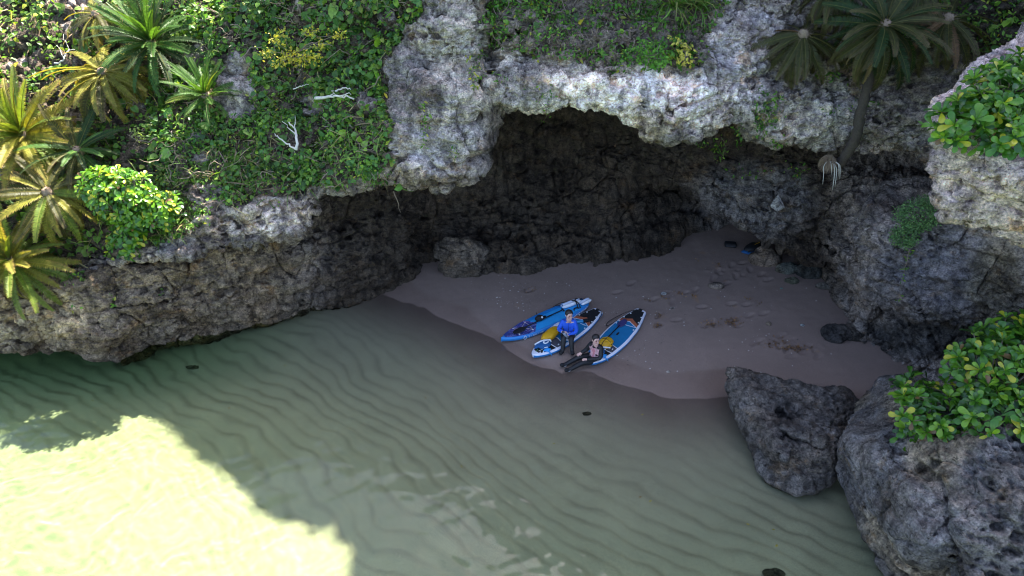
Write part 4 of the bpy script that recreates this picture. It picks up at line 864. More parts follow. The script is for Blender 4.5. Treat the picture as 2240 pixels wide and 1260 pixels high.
def rosettes(ells, n, rr, view=Vector((0, -0.75, 0.66))):
    out = []; vol = [e[1][0]*e[1][1] + e[1][0]*e[1][2] for e in ells]; tries = 0
    while len(out) < n and tries < 9000:
        tries += 1; (c, r) = rr.choices(ells, vol)[0]
        d = Vector((rr.gauss(0, 1), rr.gauss(0, 1), rr.gauss(0, 1))).normalized()
        if d.dot(view) < -0.15: continue
        s = rr.uniform(0.80, 1.08); p = Vector(c) + Vector((d.x*r[0], d.y*r[1], d.z*r[2]))*s
        if any((p - q).length < 0.125 for q, _ in out): continue
        out.append((p, (d + Vector((0, -0.25, 0.7))).normalized()))
    return out
def spoon_bush(label, ells, n, L, weights, seed, base, per=8, single=300):
    rr = random.Random(seed); ros = rosettes(ells, n, rr); camp = Vector((0, 0, H))
    root = empty('leafy_bush', base); tag(root, label, 'bush'); ros.sort(key=lambda q: (q[0] - camp).length)
    mb = MB(); cnt = 0; rest = []
    for p, ax_ in ros:
        m0 = ax_.to_track_quat('Z', 'Y').to_matrix(); nl = per + rr.randint(-1, 2); a0 = rr.uniform(0, 6)
        b0 = Vector(base) + (p - Vector(base))*0.25 + Vector((rr.uniform(-.1, .1), rr.uniform(-.1, .1), -0.05)); mid = (b0 + p)/2 + Vector((0, 0, 0.05))
        mb.tube([b0 - Vector(base), mid - Vector(base), p - Vector(base)], [0.016, 0.012, 0.009], 5)
        for k in range(nl):
            t = k/nl; a = a0 + k*2.399963; e = 0.15 + 1.0*t + rr.uniform(-0.15, 0.15); s = L*(1.05 - 0.42*t)*rr.uniform(0.72, 1.18)
            w = weights if t > 0.25 else [weights[0], weights[1], weights[2], weights[3]*2.5 + 0.3, weights[4]]
            me = SP[rr.choices(range(6), w + [0.25])[0]]
            m = m0 @ Matrix.Rotation(a, 3, 'Z') @ Matrix.Rotation(-e, 3, 'Y') @ Matrix.Rotation(rr.uniform(-0.3, 0.3), 3, 'X')
            M4 = Matrix.Translation(p - Vector(base)) @ m.to_4x4() @ Matrix.Diagonal((s, s*1.05, s, 1))
            if cnt < single:
                o = link('leaf', me, root); o.matrix_local = M4; cnt += 1
            else: rest.append((me, M4))
    for k in range(len(ros)*9):                       # darker filler leaves deeper inside the bush
        (c, r) = rr.choices(ells, [e[1][0]*e[1][1] for e in ells])[0]; d = Vector((rr.gauss(0, 1), rr.gauss(0, 1), rr.gauss(0, 1))).normalized(); q = rr.uniform(0.45, 0.85)
        p = Vector(c) + Vector((d.x*r[0], d.y*r[1], d.z*r[2]))*q; sc_ = L*rr.uniform(0.8, 1.1)
        rest.append((SP[rr.choice([0, 4, 0, 1])], Matrix.Translation(p - Vector(base)) @ (d + Vector((0, -0.2, 0.8))).normalized().to_track_quat('Z', 'Y').to_matrix().to_4x4() @ Matrix.Rotation(rr.uniform(0, 6), 4, 'Z') @ Matrix.Rotation(-rr.uniform(0, 0.9), 4, 'Y') @ Matrix.Diagonal((sc_, sc_, sc_, 1))))
    mb.build('stems', M_TWIG, root, True)
    if rest:
        Vs, Fs_, Cs = [], [], []; o = 0
        for me, M4 in rest:
            n_ = len(me.vertices); v = np.empty(n_*3, np.float32); me.vertices.foreach_get('co', v); v = v.reshape(-1, 3); A = np.array(M4); v = v @ A[:3, :3].T + A[:3, 3]
            f = np.array([list(q.vertices) for q in me.polygons]); c = np.empty(n_*4, np.float32); me.color_attributes['Col'].data.foreach_get('color', c)
            Vs.append(v); Fs_.append(f + o); Cs.append(c.reshape(-1, 4)); o += n_
        ob = link('leaves', mesh_np('leaves', np.concatenate(Vs), np.concatenate(Fs_), M_WAXY, True, np.concatenate(Cs)), root); ob['kind'] = 'stuff'
    return root
def E(px, py, Y, r): return (at_y(px, py, Y), r)
spoon_bush('bright bush of spoon-shaped leaves on top of the lower right rock', [E(2195, 815, 9.2, (0.95, 0.9, 0.6)), E(2070, 900, 8.75, (0.85, 0.6, 0.32)), E(2190, 905, 8.3, (0.75, 0.6, 0.35)), E(2245, 750, 9.8, (0.75, 0.7, 0.55)), E(2000, 850, 10.0, (0.40, 0.4, 0.22)), E(2000, 945, 8.7, (0.35, 0.3, 0.18))], 140, 0.22, [4, 4, 2, 0.7, 2.5], 5, at_y(2160, 900, 9.3))
spoon_bush('yellow-green bush of spoon-shaped leaves on the pale upper right ledge', [E(2190, 220, 10.0, (0.65, 0.6, 0.45)), E(2115, 265, 9.8, (0.55, 0.4, 0.40)), E(2225, 295, 9.4, (0.5, 0.4, 0.3)), E(2230, 180, 10.6, (0.5, 0.5, 0.4))], 80, 0.21, [4, 4, 2, 0.6, 2.5], 6, at_y(2190, 260, 10.8))
q, nq = cliff_at(300, 500)
spoon_bush('bright green bush of spoon-shaped leaves hanging over the left ledge beside the cycads', [E(270, 430, q.y - 0.10, (0.72, 0.5, 0.6)), E(350, 460, q.y - 0.10, (0.55, 0.4, 0.45)), E(280, 520, q.y - 0.30, (0.42, 0.35, 0.55)), E(220, 410, q.y - 0.0, (0.4, 0.4, 0.4))], 105, 0.20, [3, 4, 3, 1.0, 1], 7, at_y(285, 480, q.y + 0.1))
# fine-leaved round bush on the shelf of the blue-grey wall
fb = empty('round_bush', at_y(2005, 490, 13.2)); tag(fb, 'soft light green bush spilling over the top of the blue-grey wall', 'bush')
cP = []; 
for (c, r, n) in [(at_y(2010, 470, 13.2), (0.50, 0.4, 0.36), 1900), (at_y(1980, 515, 13.1), (0.30, 0.25, 0.30), 900), (at_y(2040, 440, 13.4), (0.28, 0.25, 0.2), 500)]:
    d = rng.normal(size=(n, 3)); d /= np.linalg.norm(d, axis=1)[:, None]; cP.append(np.array(c) + d*np.array(r)*(0.55 + 0.5*rng.random((n, 1)))*(1 + 0.25*fbm(d*2.2 + c.x, 2))[:, None])
cP = np.concatenate(cP); nn = cP - np.array(at_y(2010, 490, 13.4)); nn /= np.linalg.norm(nn, axis=1)[:, None]
V, F, C = leaf_cloud(cP, nn + UPV*0.6, 0.055, T_OVATE, hue_mix(len(cP), [(0.10, 0.20, 0.07), (0.14, 0.25, 0.08), (0.07, 0.15, 0.05)]), 0.7)
ob = link('foliage', mesh_np('foliage', V - np.array(fb.location), F, M_LEAF, False, C), fb); ob['kind'] = 'stuff'
mb = MB()
for k in range(14):
    d = Vector((R.uniform(-.4, .4), R.uniform(-.35, .1), R.uniform(-.25, .3))); mb.tube([Vector((0.1, 0.25, -0.2)), d*0.5 + Vector((0.05, 0.1, -0.05)), d], [0.014, 0.01, 0.004], 4)
mb.build('stems', M_TWIG, fb)
def trailing_vine(path, label, n=24, sz=0.07, off=0.10, cols=((0.10, 0.22, 0.02), (0.16, 0.28, 0.03))):
    pts = np.array([np.array(at_y(x, y, cliff_at(x, y)[0].y - off)) for x, y in path]); pts = pchip(np.linspace(0, 1, len(pts)), pts, np.linspace(0, 1, 16)) + 0.015*rng.normal(size=(16, 3))
    root = empty('trailing_vine', pts[0]); tag(root, label, 'vine')
    m = MB(); m.tube(pts - pts[0], np.linspace(0.008, 0.004, 16), 4); m.build('stem', M_TWIG, root)
    k = rng.integers(0, 16, n); P = pts[k] + 0.04*rng.normal(size=(n, 3))
    for i in range(n):
        V, F, C = leaf_cloud(np.zeros((1, 3)), np.array([[0, -0.7, 0.7]]), sz*R.uniform(0.8, 1.3), T_OVATE, hue_mix(1, cols), 0.4)
        link('leaf', mesh_np('leaf', V, F, M_LEAF, False, C), root, tuple(P[i] - pts[0]))
trailing_vine([(1990, 545), (1982, 580), (1975, 610), (1970, 650)], 'thin vine trailing down the blue-grey wall below the soft bush', 22)
trailing_vine([(1028, 130), (1035, 160), (1038, 195)], 'short yellow-leaved vine hanging in the dark cleft beside the centre rock', 16, 0.08, 0.15, ((0.20, 0.28, 0.02), (0.40, 0.36, 0.03)))
trailing_vine([(1580, 300), (1585, 325), (1578, 350)], 'small leafy vine hanging under the tip of the pale overhang', 18, 0.08, 0.15)
trailing_vine([(1180, 215), (1195, 245), (1185, 268)], 'thin leafy vine dangling into the cave mouth at its upper left', 14, 0.06, 0.2)
trailing_vine([(1965, 60), (1975, 90), (1978, 130)], 'pale green vine hanging between the big dark cycad and the olive one', 12, 0.08, 1.2)
trailing_vine([(1700, 205), (1690, 250), (1665, 300)], 'leafy vine falling beside the pitted band left of the bent trunk', 30, 0.085, 0.15)
# yellow-leaved shrub and yellow clump
def loose_shrub(label, pts_px, n, sz, cols, off=0.45, rad=0.35, w=None):
    c, _ = cliff_at(*pts_px[0]); root = empty('shrub', c); tag(root, label, 'shrub')
    P = []; mb = MB(); base = Vector(c)
    for (x, y) in pts_px:
        q, _ = cliff_at(x, y); p = at_y(x, y, q.y - off*R.uniform(0.7, 1.2)); mid = (base + p)/2 + Vector((0, -0.15, 0.05)); mb.tube([base - base, mid - base, p - base], [0.014, 0.009, 0.004], 5)
        for k in range(n//len(pts_px)): P.append(np.array(p) + rad*0.5*rng.normal(size=3)*np.array([1, 0.7, 0.7]))
    P = np.array(P); V, F, C = leaf_cloud(P, np.tile(FRONT, (len(P), 1)), sz*np.exp(0.2*rng.normal(size=len(P))), T_OVATE, hue_mix(len(P), cols, w), 0.6)
    ob = link('foliage', mesh_np('foliage', V - np.array(base), F, M_LEAF, False, C), root); ob['kind'] = 'stuff'; mb.build('stems', M_TWIG, root)
YEL = [(0.50, 0.40, 0.03), (0.42, 0.38, 0.04), (0.30, 0.32, 0.03)]
loose_shrub('straggling shrub with bright yellow leaves among the green vines', [(640, 115), (600, 90), (585, 115), (625, 125), (660, 130), (680, 122), (700, 100), (740, 75), (680, 70), (620, 75), (650, 135), (690, 128), (610, 140)], 640, 0.07, YEL, 0.75, 0.20)
loose_shrub('clump of pale yellow leaves on the overhang beside the grass tuft', [(1495, 100), (1490, 120), (1505, 130), (1480, 90), (1512, 108), (1498, 135)], 90, 0.10, [(0.62, 0.52, 0.10), (0.55, 0.5, 0.08)], 0.25, 0.14)
loose_shrub('pale lime seedling standing out of the vines right of the dark cycad', [(300, 295), (295, 285), (310, 300)], 60, 0.08, [(0.36, 0.40, 0.12), (0.30, 0.36, 0.08)], 0.4, 0.14)
loose_shrub('dense bright green leafy clump on the overhang left of the yellow clump', [(1420, 125), (1400, 120), (1440, 115), (1425, 140), (1450, 130), (1405, 100), (1445, 95)], 260, 0.085, [(0.07, 0.20, 0.02), (0.11, 0.26, 0.02)], 0.3, 0.22)
loose_shrub('light green heart-leaved plant at the edge of the pale upper right ledge', [(2060, 255), (2045, 265), (2080, 260), (2055, 285), (2095, 240)], 34, 0.17, [(0.14, 0.28, 0.05), (0.10, 0.24, 0.04)], 4.2, 0.22)
def grass_tuft(px, py, label, n=70, L=0.65, off=0.2):
    q, _ = cliff_at(px, py); c = at_y(px, py, q.y - off); root = empty('grass_tuft', c); tag(root, label, 'grass')
    P = rng.normal(size=(n, 3))*0.05; V, F, C = leaf_cloud(P, np.tile(UPV, (n, 1)) + 0.2, L*np.exp(0.2*rng.normal(size=n)), T_BLADE, hue_mix(n, [(0.08, 0.17, 0.03), (0.13, 0.22, 0.04), (0.25, 0.24, 0.08)]), 0.5, 0.5)
    ob = link('blades', mesh_np('blades', V, F, M_LEAF, False, C), root); ob['kind'] = 'stuff'
grass_tuft(1475, 10, 'arching grass tuft at the top edge, left one of two'); grass_tuft(1525, 8, 'arching grass tuft at the top edge, right one of two')
grass_tuft(993, 335, 'small lone green tuft on the face of the centre rock', 24, 0.22, 0.08)
# root ball with white dangling roots on the right wall
c = at_y(1812, 352, 15.1); rb = empty('root_ball', c); tag(rb, 'shaggy root ball with long white dangling roots beside the bent trunk', 'roots')
mb = MB()
for k in range(240):
    d = Vector((R.gauss(0, 1), R.gauss(0, 1), R.gauss(0, 1))).normalized(); mb.tube([d*0.05, d*0.16 + Vector((0, 0, -.01)), d*0.21 + Vector((0, 0, -.10))], [0.012, 0.007, 0.002], 3)
mb.build('fibres', M_WOOL, rb)
for dx, ln in ((-0.17, 0.55), (0.08, 0.5), (0.14, 0.62), (0.20, 0.42), (0.10, 0.7), (0.16, 0.35), (-0.02, 0.3)):
    s = np.linspace(0, 1, 9); P = np.stack([dx*np.minimum(1, s*2.2) + 0.10*s*s, -0.18*np.sin(s*PI*0.6), 0.10*np.sin(s*PI*0.9) - ln*s**1.5], 1)
    MB().tube(P, np.linspace(0.014, 0.006, 9), 5).build('hanging_root', M_DEADWOOD, rb, True)
# pale cone of flowstone on the wall
o = hull_rock('flowstone', [[at_y(1702, 425, 16.25), at_y(1685, 450, 16.2), at_y(1718, 455, 16.2), at_y(1700, 462, 16.1), at_y(1702, 445, 16.05), at_y(1700, 440, 16.8), at_y(1690, 455, 16.8)]], 0.02, 'small pale cone of flowstone on the right cave wall', 'rock', tone_of((0.42, 0.43, 0.44), 0.2), 0.05, 0.1, 2)
# ------------------------------------------------------------------ paddle boards
C_BLUE = plain('board_blue', (0.015, 0.19, 0.52), 0.4, 0.5, var=0.08, scale=4)
C_LBLUE = plain('deck_light_blue', (0.025, 0.30, 0.66), 0.6, 0.3, var=0.10, scale=8)
C_PAD = plain('deck_teal_blue', (0.012, 0.15, 0.33), 0.75, 0.2, var=0.15, scale=10)
C_WHITE = plain('board_white', (0.68, 0.68, 0.76), 0.4, 0.5, var=0.05)
C_TRIM = plain('white_trim', (0.72, 0.74, 0.78), 0.5, 0.4, var=0.05)
C_BLACK = plain('black_rubber', (0.012, 0.012, 0.014), 0.7, 0.3, var=0.3)
C_GREY = plain('deck_grey', (0.075, 0.075, 0.095), 0.75, 0.2, var=0.2)
C_ORANGE = plain('deck_rust_orange', (0.36, 0.105, 0.055), 0.7, 0.2, var=0.15)
C_YEL = plain('yellow_tarpaulin', (0.62, 0.33, 0.012), 0.5, 0.4, var=0.15, scale=6)
C_NAVY = plain('dark_blue_cloth', (0.012, 0.085, 0.24), 0.6, 0.3, var=0.25, scale=8)
C_SKYB = plain('bright_blue_strap', (0.02, 0.27, 0.70), 0.5, 0.4, var=0.15)
C_PALE = plain('pale_blue_float', (0.55, 0.62, 0.76), 0.45, 0.4, var=0.10, scale=6)
C_CORD = plain('pale_cord', (0.55, 0.46, 0.42), 0.7, 0.3)
C_GREEN = plain('green_cord', (0.10, 0.30, 0.10), 0.6, 0.3)
# printed nose pattern: dark blue with pale, red and violet leaf strokes
m_print, nt, b = new_mat('nose_print'); tc = nt.nodes.new('ShaderNodeTexCoord'); mp = nt.nodes.new('ShaderNodeMapping'); mp.inputs['Scale'].default_value = (7, 22, 1); mp.inputs['Rotation'].default_value = (0, 0, 0.5)
nt.links.new(tc.outputs['Object'], mp.inputs[0]); nn_ = nt.nodes.new('ShaderNodeTexNoise'); nn_.inputs['Scale'].default_value = 1.0; nn_.inputs['Detail'].default_value = 3; nn_.inputs['Distortion'].default_value = 1.5; nt.links.new(mp.outputs[0], nn_.inputs['Vector'])
r_ = nt.nodes.new('ShaderNodeValToRGB'); el_ = r_.color_ramp.elements; r_.color_ramp.interpolation = 'CONSTANT'; el_[0].position = 0.0; el_[0].color = (0.02, 0.09, 0.33, 1); el_[1].position = 0.40; el_[1].color = (0.015, 0.03, 0.16, 1)
for p_, c_ in ((0.52, (0.05, 0.06, 0.30)), (0.57, (0.30, 0.10, 0.16)), (0.60, (0.10, 0.20, 0.52)), (0.66, (0.42, 0.46, 0.62)), (0.70, (0.03, 0.10, 0.36))):
    q_ = el_.new(p_); q_.color = (*c_, 1)
nt.links.new(nn_.outputs['Fac'], r_.inputs[0]); nt.links.new(r_.outputs[0], b.inputs['Base Color']); b.inputs['Roughness'].default_value = 0.5

class Board:
    """local frame: x from nose (0) to tail (len), y to the left seen from the nose-to-tail walker, z up"""
    def __init__(s, nose, tail, outline, thick, label, top, rail, rocker=0.10):
        s.T = thick; n0 = on_sand(*nose); t0 = on_sand(*tail)
        n0.z = max(n0.z, 0.0) + 0.012; t0.z += 0.03; d = t0 - n0; s.L = d.length
        x = d.normalized(); y = Vector((0, 0, 1)).cross(x).normalized(); z = x.cross(y)
        s.root = empty('paddle_board'); s.root.matrix_world = Matrix(((x.x, y.x, z.x, n0.x), (x.y, y.y, z.y, n0.y), (x.z, y.z, z.z, n0.z), (0, 0, 0, 1)))
        s.mw = s.root.matrix_world.copy()
        tag(s.root, label, 'paddle board', 'paddle boards drawn up on the sand'); s.o = np.array(outline); s.rk = rocker
        S = np.concatenate([np.linspace(0, 0.12, 14) , np.linspace(0.15, 0.9, 26), np.linspace(0.92, 1, 10)]); cs = [(-1, 'm')]
        V, F, Mi = [], [], []; T = thick
        for q in S:
            w = max(0.004, s.w(q)); rr_ = min(T/2, w); zb = s.z(q) - T
            ring = []
            for k in range(9):
                a = -PI/2 + PI*k/8; ring.append((w - rr_ + rr_*math.cos(a), zb + T/2 + T/2*math.sin(a)))
            ring = ring + [(-yy, zz_) for yy, zz_ in reversed(ring)]
            V += [(q*s.L, yy, zz_) for yy, zz_ in ring]
        n = 18
        for i in range(len(S) - 1):
            for j in range(n):
                j2 = (j + 1) % n; F.append((i*n + j, (i + 1)*n + j, (i + 1)*n + j2, i*n + j2))
                Mi.append(0 if (j >= 5 and j <= 11) else 1)
        F.append(tuple(range(n))); Mi.append(0); F.append(tuple((len(S) - 1)*n + j for j in reversed(range(n)))); Mi.append(1)
        me = bpy.data.meshes.new('hull'); me.from_pydata(V, [], F); me.materials.append(top); me.materials.append(rail); me.polygons.foreach_set('material_index', Mi)
        me.polygons.foreach_set('use_smooth', [True]*len(F)); me.update(); link('hull', me, s.root)
    def w(s, q): return float(pchip(s.o[:, 0], s.o[:, 1], np.array([q]))[0])
    def z(s, q): return s.T + s.rk*max(0, 1 - q/0.3)**2
    def pt(s, q, v, h=0.0): return Vector((q*s.L, v, s.z(q) + h))
    def wp(s, q, v, h=0.0): return s.mw @ s.pt(q, v, h)
    def patch(s, name, s0, s1, inset, mat, lift=0.006, ch0=0.0, ch1=0.0, v0=-1, v1=1, label=None):
        """a deck sheet from s0 to s1 (fractions); ch bends its ends into a chevron"""
        n, m = 18, 8; V = []; F = []
        for i in range(n + 1):
            for j in range(m + 1):
                f = v0 + (v1 - v0)*j/m; a = s0 - ch0*abs(f); b_ = s1 - ch1*abs(f); q = a + (b_ - a)*i/n
                w = max(0.003, s.w(min(1, max(0, q))) - inset); V.append(tuple(s.pt(q, f*w, lift)))
        for i in range(n):
            for j in range(m): F.append((i*(m+1) + j, (i+1)*(m+1) + j, (i+1)*(m+1) + j + 1, i*(m+1) + j + 1))
        o0 = len(V); V += [(a_, b__, c_ - lift + 0.001) for a_, b__, c_ in V]
        bd = [j for j in range(m + 1)] + [i*(m+1) + m for i in range(1, n + 1)] + [n*(m+1) + j for j in range(m - 1, -1, -1)] + [i*(m+1) for i in range(n - 1, 0, -1)]
        for k in range(len(bd)):
            a_, b__ = bd[k], bd[(k + 1) % len(bd)]; F.append((a_, b__, b__ + o0, a_ + o0))
        me = bpy.data.meshes.new(name); me.from_pydata(V, [], F); me.materials.append(mat); me.update(); o = link(name, me, s.root)
        if label: o['label'] = label
        return o
    def tube(s, name, pts, r, mat, n=6):
        m = MB(); P = [np.array(s.pt(*p)) for p in pts]; k = np.linspace(0, 1, len(P)); P = pchip(k, np.array(P), np.linspace(0, 1, max(8, len(P)*4))); m.tube(P, r, n); return m.build(name, mat, s.root, True)
    def ring(s, q, v): m = MB(); m.box(s.pt(q, v, 0.012), (0.035, 0.03, 0.014)); return m.build('deck_ring', C_TRIM, s.root)
    def letters(s, text, q0, q1, side, size, mat, name='lettering'):
        """one flat glyph after another round the rail"""
        m = MB(); n = len(text)
        for k, ch in enumerate(text):
            q = q0 + (q1 - q0)*(k + 0.5)/n; w = s.w(q); dq = 0.01; tx = Vector((2*dq*s.L, side*(s.w(q + dq) - s.w(q - dq)), 0)).normalized(); nz_ = Vector((0, 0, 1)); out = tx.cross(nz_); out = out if out.y*side > 0 else -out
            cu = bpy.data.curves.new('t', 'FONT'); cu.body = ch; cu.size = size; cu.align_x = 'CENTER'; cu.extrude = 0.0012
            ob = bpy.data.objects.new('t', cu); COL.objects.link(ob); dg = bpy.context.evaluated_depsgraph_get(); me = ob.evaluated_get(dg).to_mesh()
            c = s.pt(q, side*(w + 0.001), -s.T*0.5 - size*0.30)
            V = [c + tx*v.co.x + Vector((0, 0, 1))*v.co.y + out*(v.co.z + 0.002 - 0.010*abs(v.co.y/size - 0.33)) for v in me.vertices]
            m.add(V, [tuple(p.vertices) for p in me.polygons]); ob.to_mesh_clear(); bpy.data.objects.remove(ob)
        return m.build(name, mat, s.root)
OUT_T = [(0, 0), (0.02, 0.055), (0.06, 0.12), (0.15, 0.22), (0.28, 0.305), (0.5, 0.35), (0.72, 0.335), (0.88, 0.255), (0.96, 0.185), (1, 0.10)]
OUT_A = [(0, 0.03), (0.015, 0.09), (0.06, 0.16), (0.14, 0.245), (0.28, 0.325), (0.48, 0.37), (0.68, 0.345), (0.84, 0.265), (0.95, 0.19), (0.99, 0.165), (1, 0.15)]
b1 = Board((1097, 752), (1284, 667), OUT_T, 0.15, 'long all-blue paddle board with a printed nose, farthest up the sand', C_BLUE, C_BLUE, 0.06)
b1.patch('nose_print', 0.04, 0.42, 0.035, m_print, 0.004, 0.0, 0.10)
b1.patch('deck_pad', 0.40, 0.80, 0.05, C_LBLUE, 0.008, 0.08, 0.05, -1, 0.55)
b1.patch('tail_pad', 0.80, 0.955, 0.05, C_LBLUE, 0.010, 0.04, 0.0)
b1.patch('tail_stripe', 0.955, 0.975, 0.03, C_NAVY, 0.010)
b1.letters('TIKHINE', 0.235, 0.40, -1, 0.075, C_TRIM); b1.letters('STARBOARD', 0.76, 0.955, -1, 0.085, C_TRIM)
m = MB(); q = 0.205; c = b1.pt(q, -(b1.w(q) + 0.004), -b1.T*0.5)
P = [c + Vector((0.045*math.cos(a), -0.006*abs(math.sin(a)), 0.045*math.sin(a) + (0.028 if abs(a - PI/2) < 0.2 else 0))) for a in np.linspace(0, 2*PI, 20)]
m.tube(P, 0.008, 4); m.build('droplet_emblem', C_TRIM, b1.root)
for q in (0.17, 0.31):
    for v in (-0.15, 0.15): b1.ring(q, v*(1.0 if q < 0.2 else 1.25))
for a_, c_ in (((0.17, -0.15), (0.31, 0.19)), ((0.17, 0.15), (0.31, -0.19)), ((0.17, -0.15), (0.17, 0.15)), ((0.31, -0.19), (0.31, 0.19))):
    b1.tube('bungee_cord', [(a_[0], a_[1], 0.02), ((a_[0] + c_[0])/2, (a_[1] + c_[1])/2, 0.045), (c_[0], c_[1], 0.02)], 0.006, C_CORD, 5)
b1.tube('leash', [(0.80, 0.05, 0.02), (0.72, 0.22, 0.02), (0.68, 0.33, 0.0), (0.69, 0.36, -0.05), (0.76, 0.30, 0.02), (0.9, 0.16, 0.02), (0.985, 0.05, 0.02)], 0.009, C_BLACK, 6)
LB2 = ('white-railed paddle board carrying the person in the blue jacket', 'white-railed paddle board nearest the dry sand, behind the person in the wetsuit')
def allround(nose, tail, label):
    b_ = Board(nose, tail, OUT_A, 0.125, label, C_WHITE, C_BLUE, 0.05)
    ins = 0.062
    b_.patch('nose_pad', 0.055, 0.235, ins, C_BLACK, 0.006, 0.0, 0.0); b_.patch('grey_band', 0.245, 0.355, ins, C_GREY, 0.006, 0.0, 0.03)
    b_.patch('white_line', 0.235, 0.245, ins, C_TRIM, 0.006); b_.patch('white_line', 0.355, 0.363, ins, C_TRIM, 0.006, 0.03, 0.03)
    b_.patch('deck_pad', 0.363, 0.685, ins, C_PAD, 0.006, 0.03, -0.02); b_.patch('white_line', 0.685, 0.692, ins, C_TRIM, 0.006, -0.02, -0.02)
    b_.patch('deck_band', 0.692, 0.755, ins, C_PAD, 0.006, -0.02, 0.05); b_.patch('white_line', 0.755, 0.762, ins, C_TRIM, 0.006, 0.05, 0.05)
    b_.patch('orange_band', 0.762, 0.815, ins, C_ORANGE, 0.006, 0.05, 0.06); b_.patch('tail_pad', 0.815, 0.975, ins*0.85, C_BLACK, 0.006, 0.06, 0.0)
    for k in range(3): b_.patch('nose_stripe', 0.10 + 0.035*k, 0.112 + 0.035*k, ins - 0.01, C_TRIM, 0.009, 0.05, 0.05, -1, -0.55)
    for q, v in ((0.29, 0.2), (0.29, -0.2), (0.66, 0.26), (0.66, -0.26), (0.79, 0.22), (0.79, -0.22), (0.88, 0.15), (0.88, -0.17)): b_.ring(q, v)
    m = MB(); m.box(b_.pt(0.52, 0.0, 0.018), (0.11, 0.045, 0.018)); m.build('carry_handle', C_BLACK, b_.root, False, None, 0.006)
    m = MB(); m.box(b_.pt(0.985, 0.0, 0.02), (0.05, 0.09, 0.035)); m.build('leash_plug', C_BLACK, b_.root, False, None, 0.006)
    return b_
b2 = allround((1166, 786), (1309, 687), LB2[0]); b3 = allround((1290, 803), (1402, 687), LB2[1])
b2.tube('leash', [(0.985, -0.02, 0.02), (0.99, -0.10, 0.02), (0.95, -0.20, 0.0), (0.90, -0.24, -0.02)], 0.009, C_BLACK)
b3.tube('leash', [(0.99, 0.02, 0.02), (0.90, 0.24, 0.0), (0.78, 0.44, -0.08), (0.66, 0.52, -0.09), (0.60, 0.46, -0.08), (0.62, 0.37, -0.02), (0.70, 0.30, 0.01)], 0.009, C_BLACK)

def paddle(bd, pts, label, blade, shaft, blade_at=0, bl=0.44, bw=0.10):
    """pts: deck positions from the blade tip to the handle"""
    P = [bd.wp(*p) for p in pts]; root = empty('paddle', P[0]); tag(root, label, 'paddle'); d = (P[-1] - P[0]); L_ = d.length; x = d.normalized(); z = (bd.mw.to_3x3() @ Vector((0, 0, 1))); y = z.cross(x).normalized(); z = x.cross(y)
    root.matrix_world = Matrix(((x.x, y.x, z.x, P[0].x), (x.y, y.y, z.y, P[0].y), (x.z, y.z, z.z, P[0].z), (0, 0, 0, 1)))
    V, F = [], []; n = 12
    for k in range(n + 1):
        t = k/n; w = bw*max(0.12, math.sin(PI*(0.10 + 0.82*t))**0.6)*(1 if t < 0.65 else 1 - 0.75*(t - 0.65)/0.35); 
        for j in range(10):
            a = 2*PI*j/10; V.append((t*bl, w*math.cos(a), 0.012*math.sin(a) + 0.012))
    for k in range(n):
        for j in range(10): F.append((k*10 + j, (k + 1)*10 + j, (k + 1)*10 + (j + 1) % 10, k*10 + (j + 1) % 10))
    F += [tuple(range(10)), tuple(reversed(range(n*10, n*10 + 10)))]
    MB().add(V, F).build('blade', blade, root, True)
    MB().tube([(bl*0.75, 0, 0.022), (L_*0.5, 0, 0.024), (L_ - 0.02, 0, 0.024)], 0.0155, 8).build('shaft', shaft, root, True)
    MB().tube([(L_, -0.06, 0.024), (L_ + 0.012, 0, 0.026), (L_, 0.06, 0.024)], 0.019, 8).build('handle', shaft, root, True)
    return root
paddle(b1, [(0.12, -0.08, 0.055), (0.70, -0.02, 0.03)], 'black paddle lying along the all-blue board under its cords', C_BLACK, C_BLACK)
paddle(b3, [(0.755, 0.12, 0.012), (0.16, 0.12, 0.02)], 'paddle with a violet-blue blade lying on the board nearest the dry sand', plain('violet_blade', (0.05, 0.045, 0.14), 0.4), C_BLACK, bl=0.42)

def lump(name, c, r, mat, root=None, seed=0, crease=0.12, rot=None, sub=3, flat=0.0):
    """a soft creased bag or bundle"""
    bm = bmesh.new(); bmesh.ops.create_icosphere(bm, subdivisions=sub, radius=1.0)
    P = np.array([v.co for v in bm.verts]); h = 1 + crease*ridged(P*1.6 + seed*3.7, 2) + crease*0.6*perlin(P*3.4 + seed)
    sq_ = np.sign(P)*np.abs(P)**(1 - flat); P = sq_*h[:, None]*np.array(r)
    M3 = rot if rot is not None else Matrix.Identity(3)
    for v, p in zip(bm.verts, P): v.co = M3 @ Vector(p) + Vector(c)
    return bm_obj(name, bm, mat, root, True)
zrot = lambda bd, a=0: (bd.mw.to_3x3() @ Matrix.Rotation(a, 3, 'Z'))
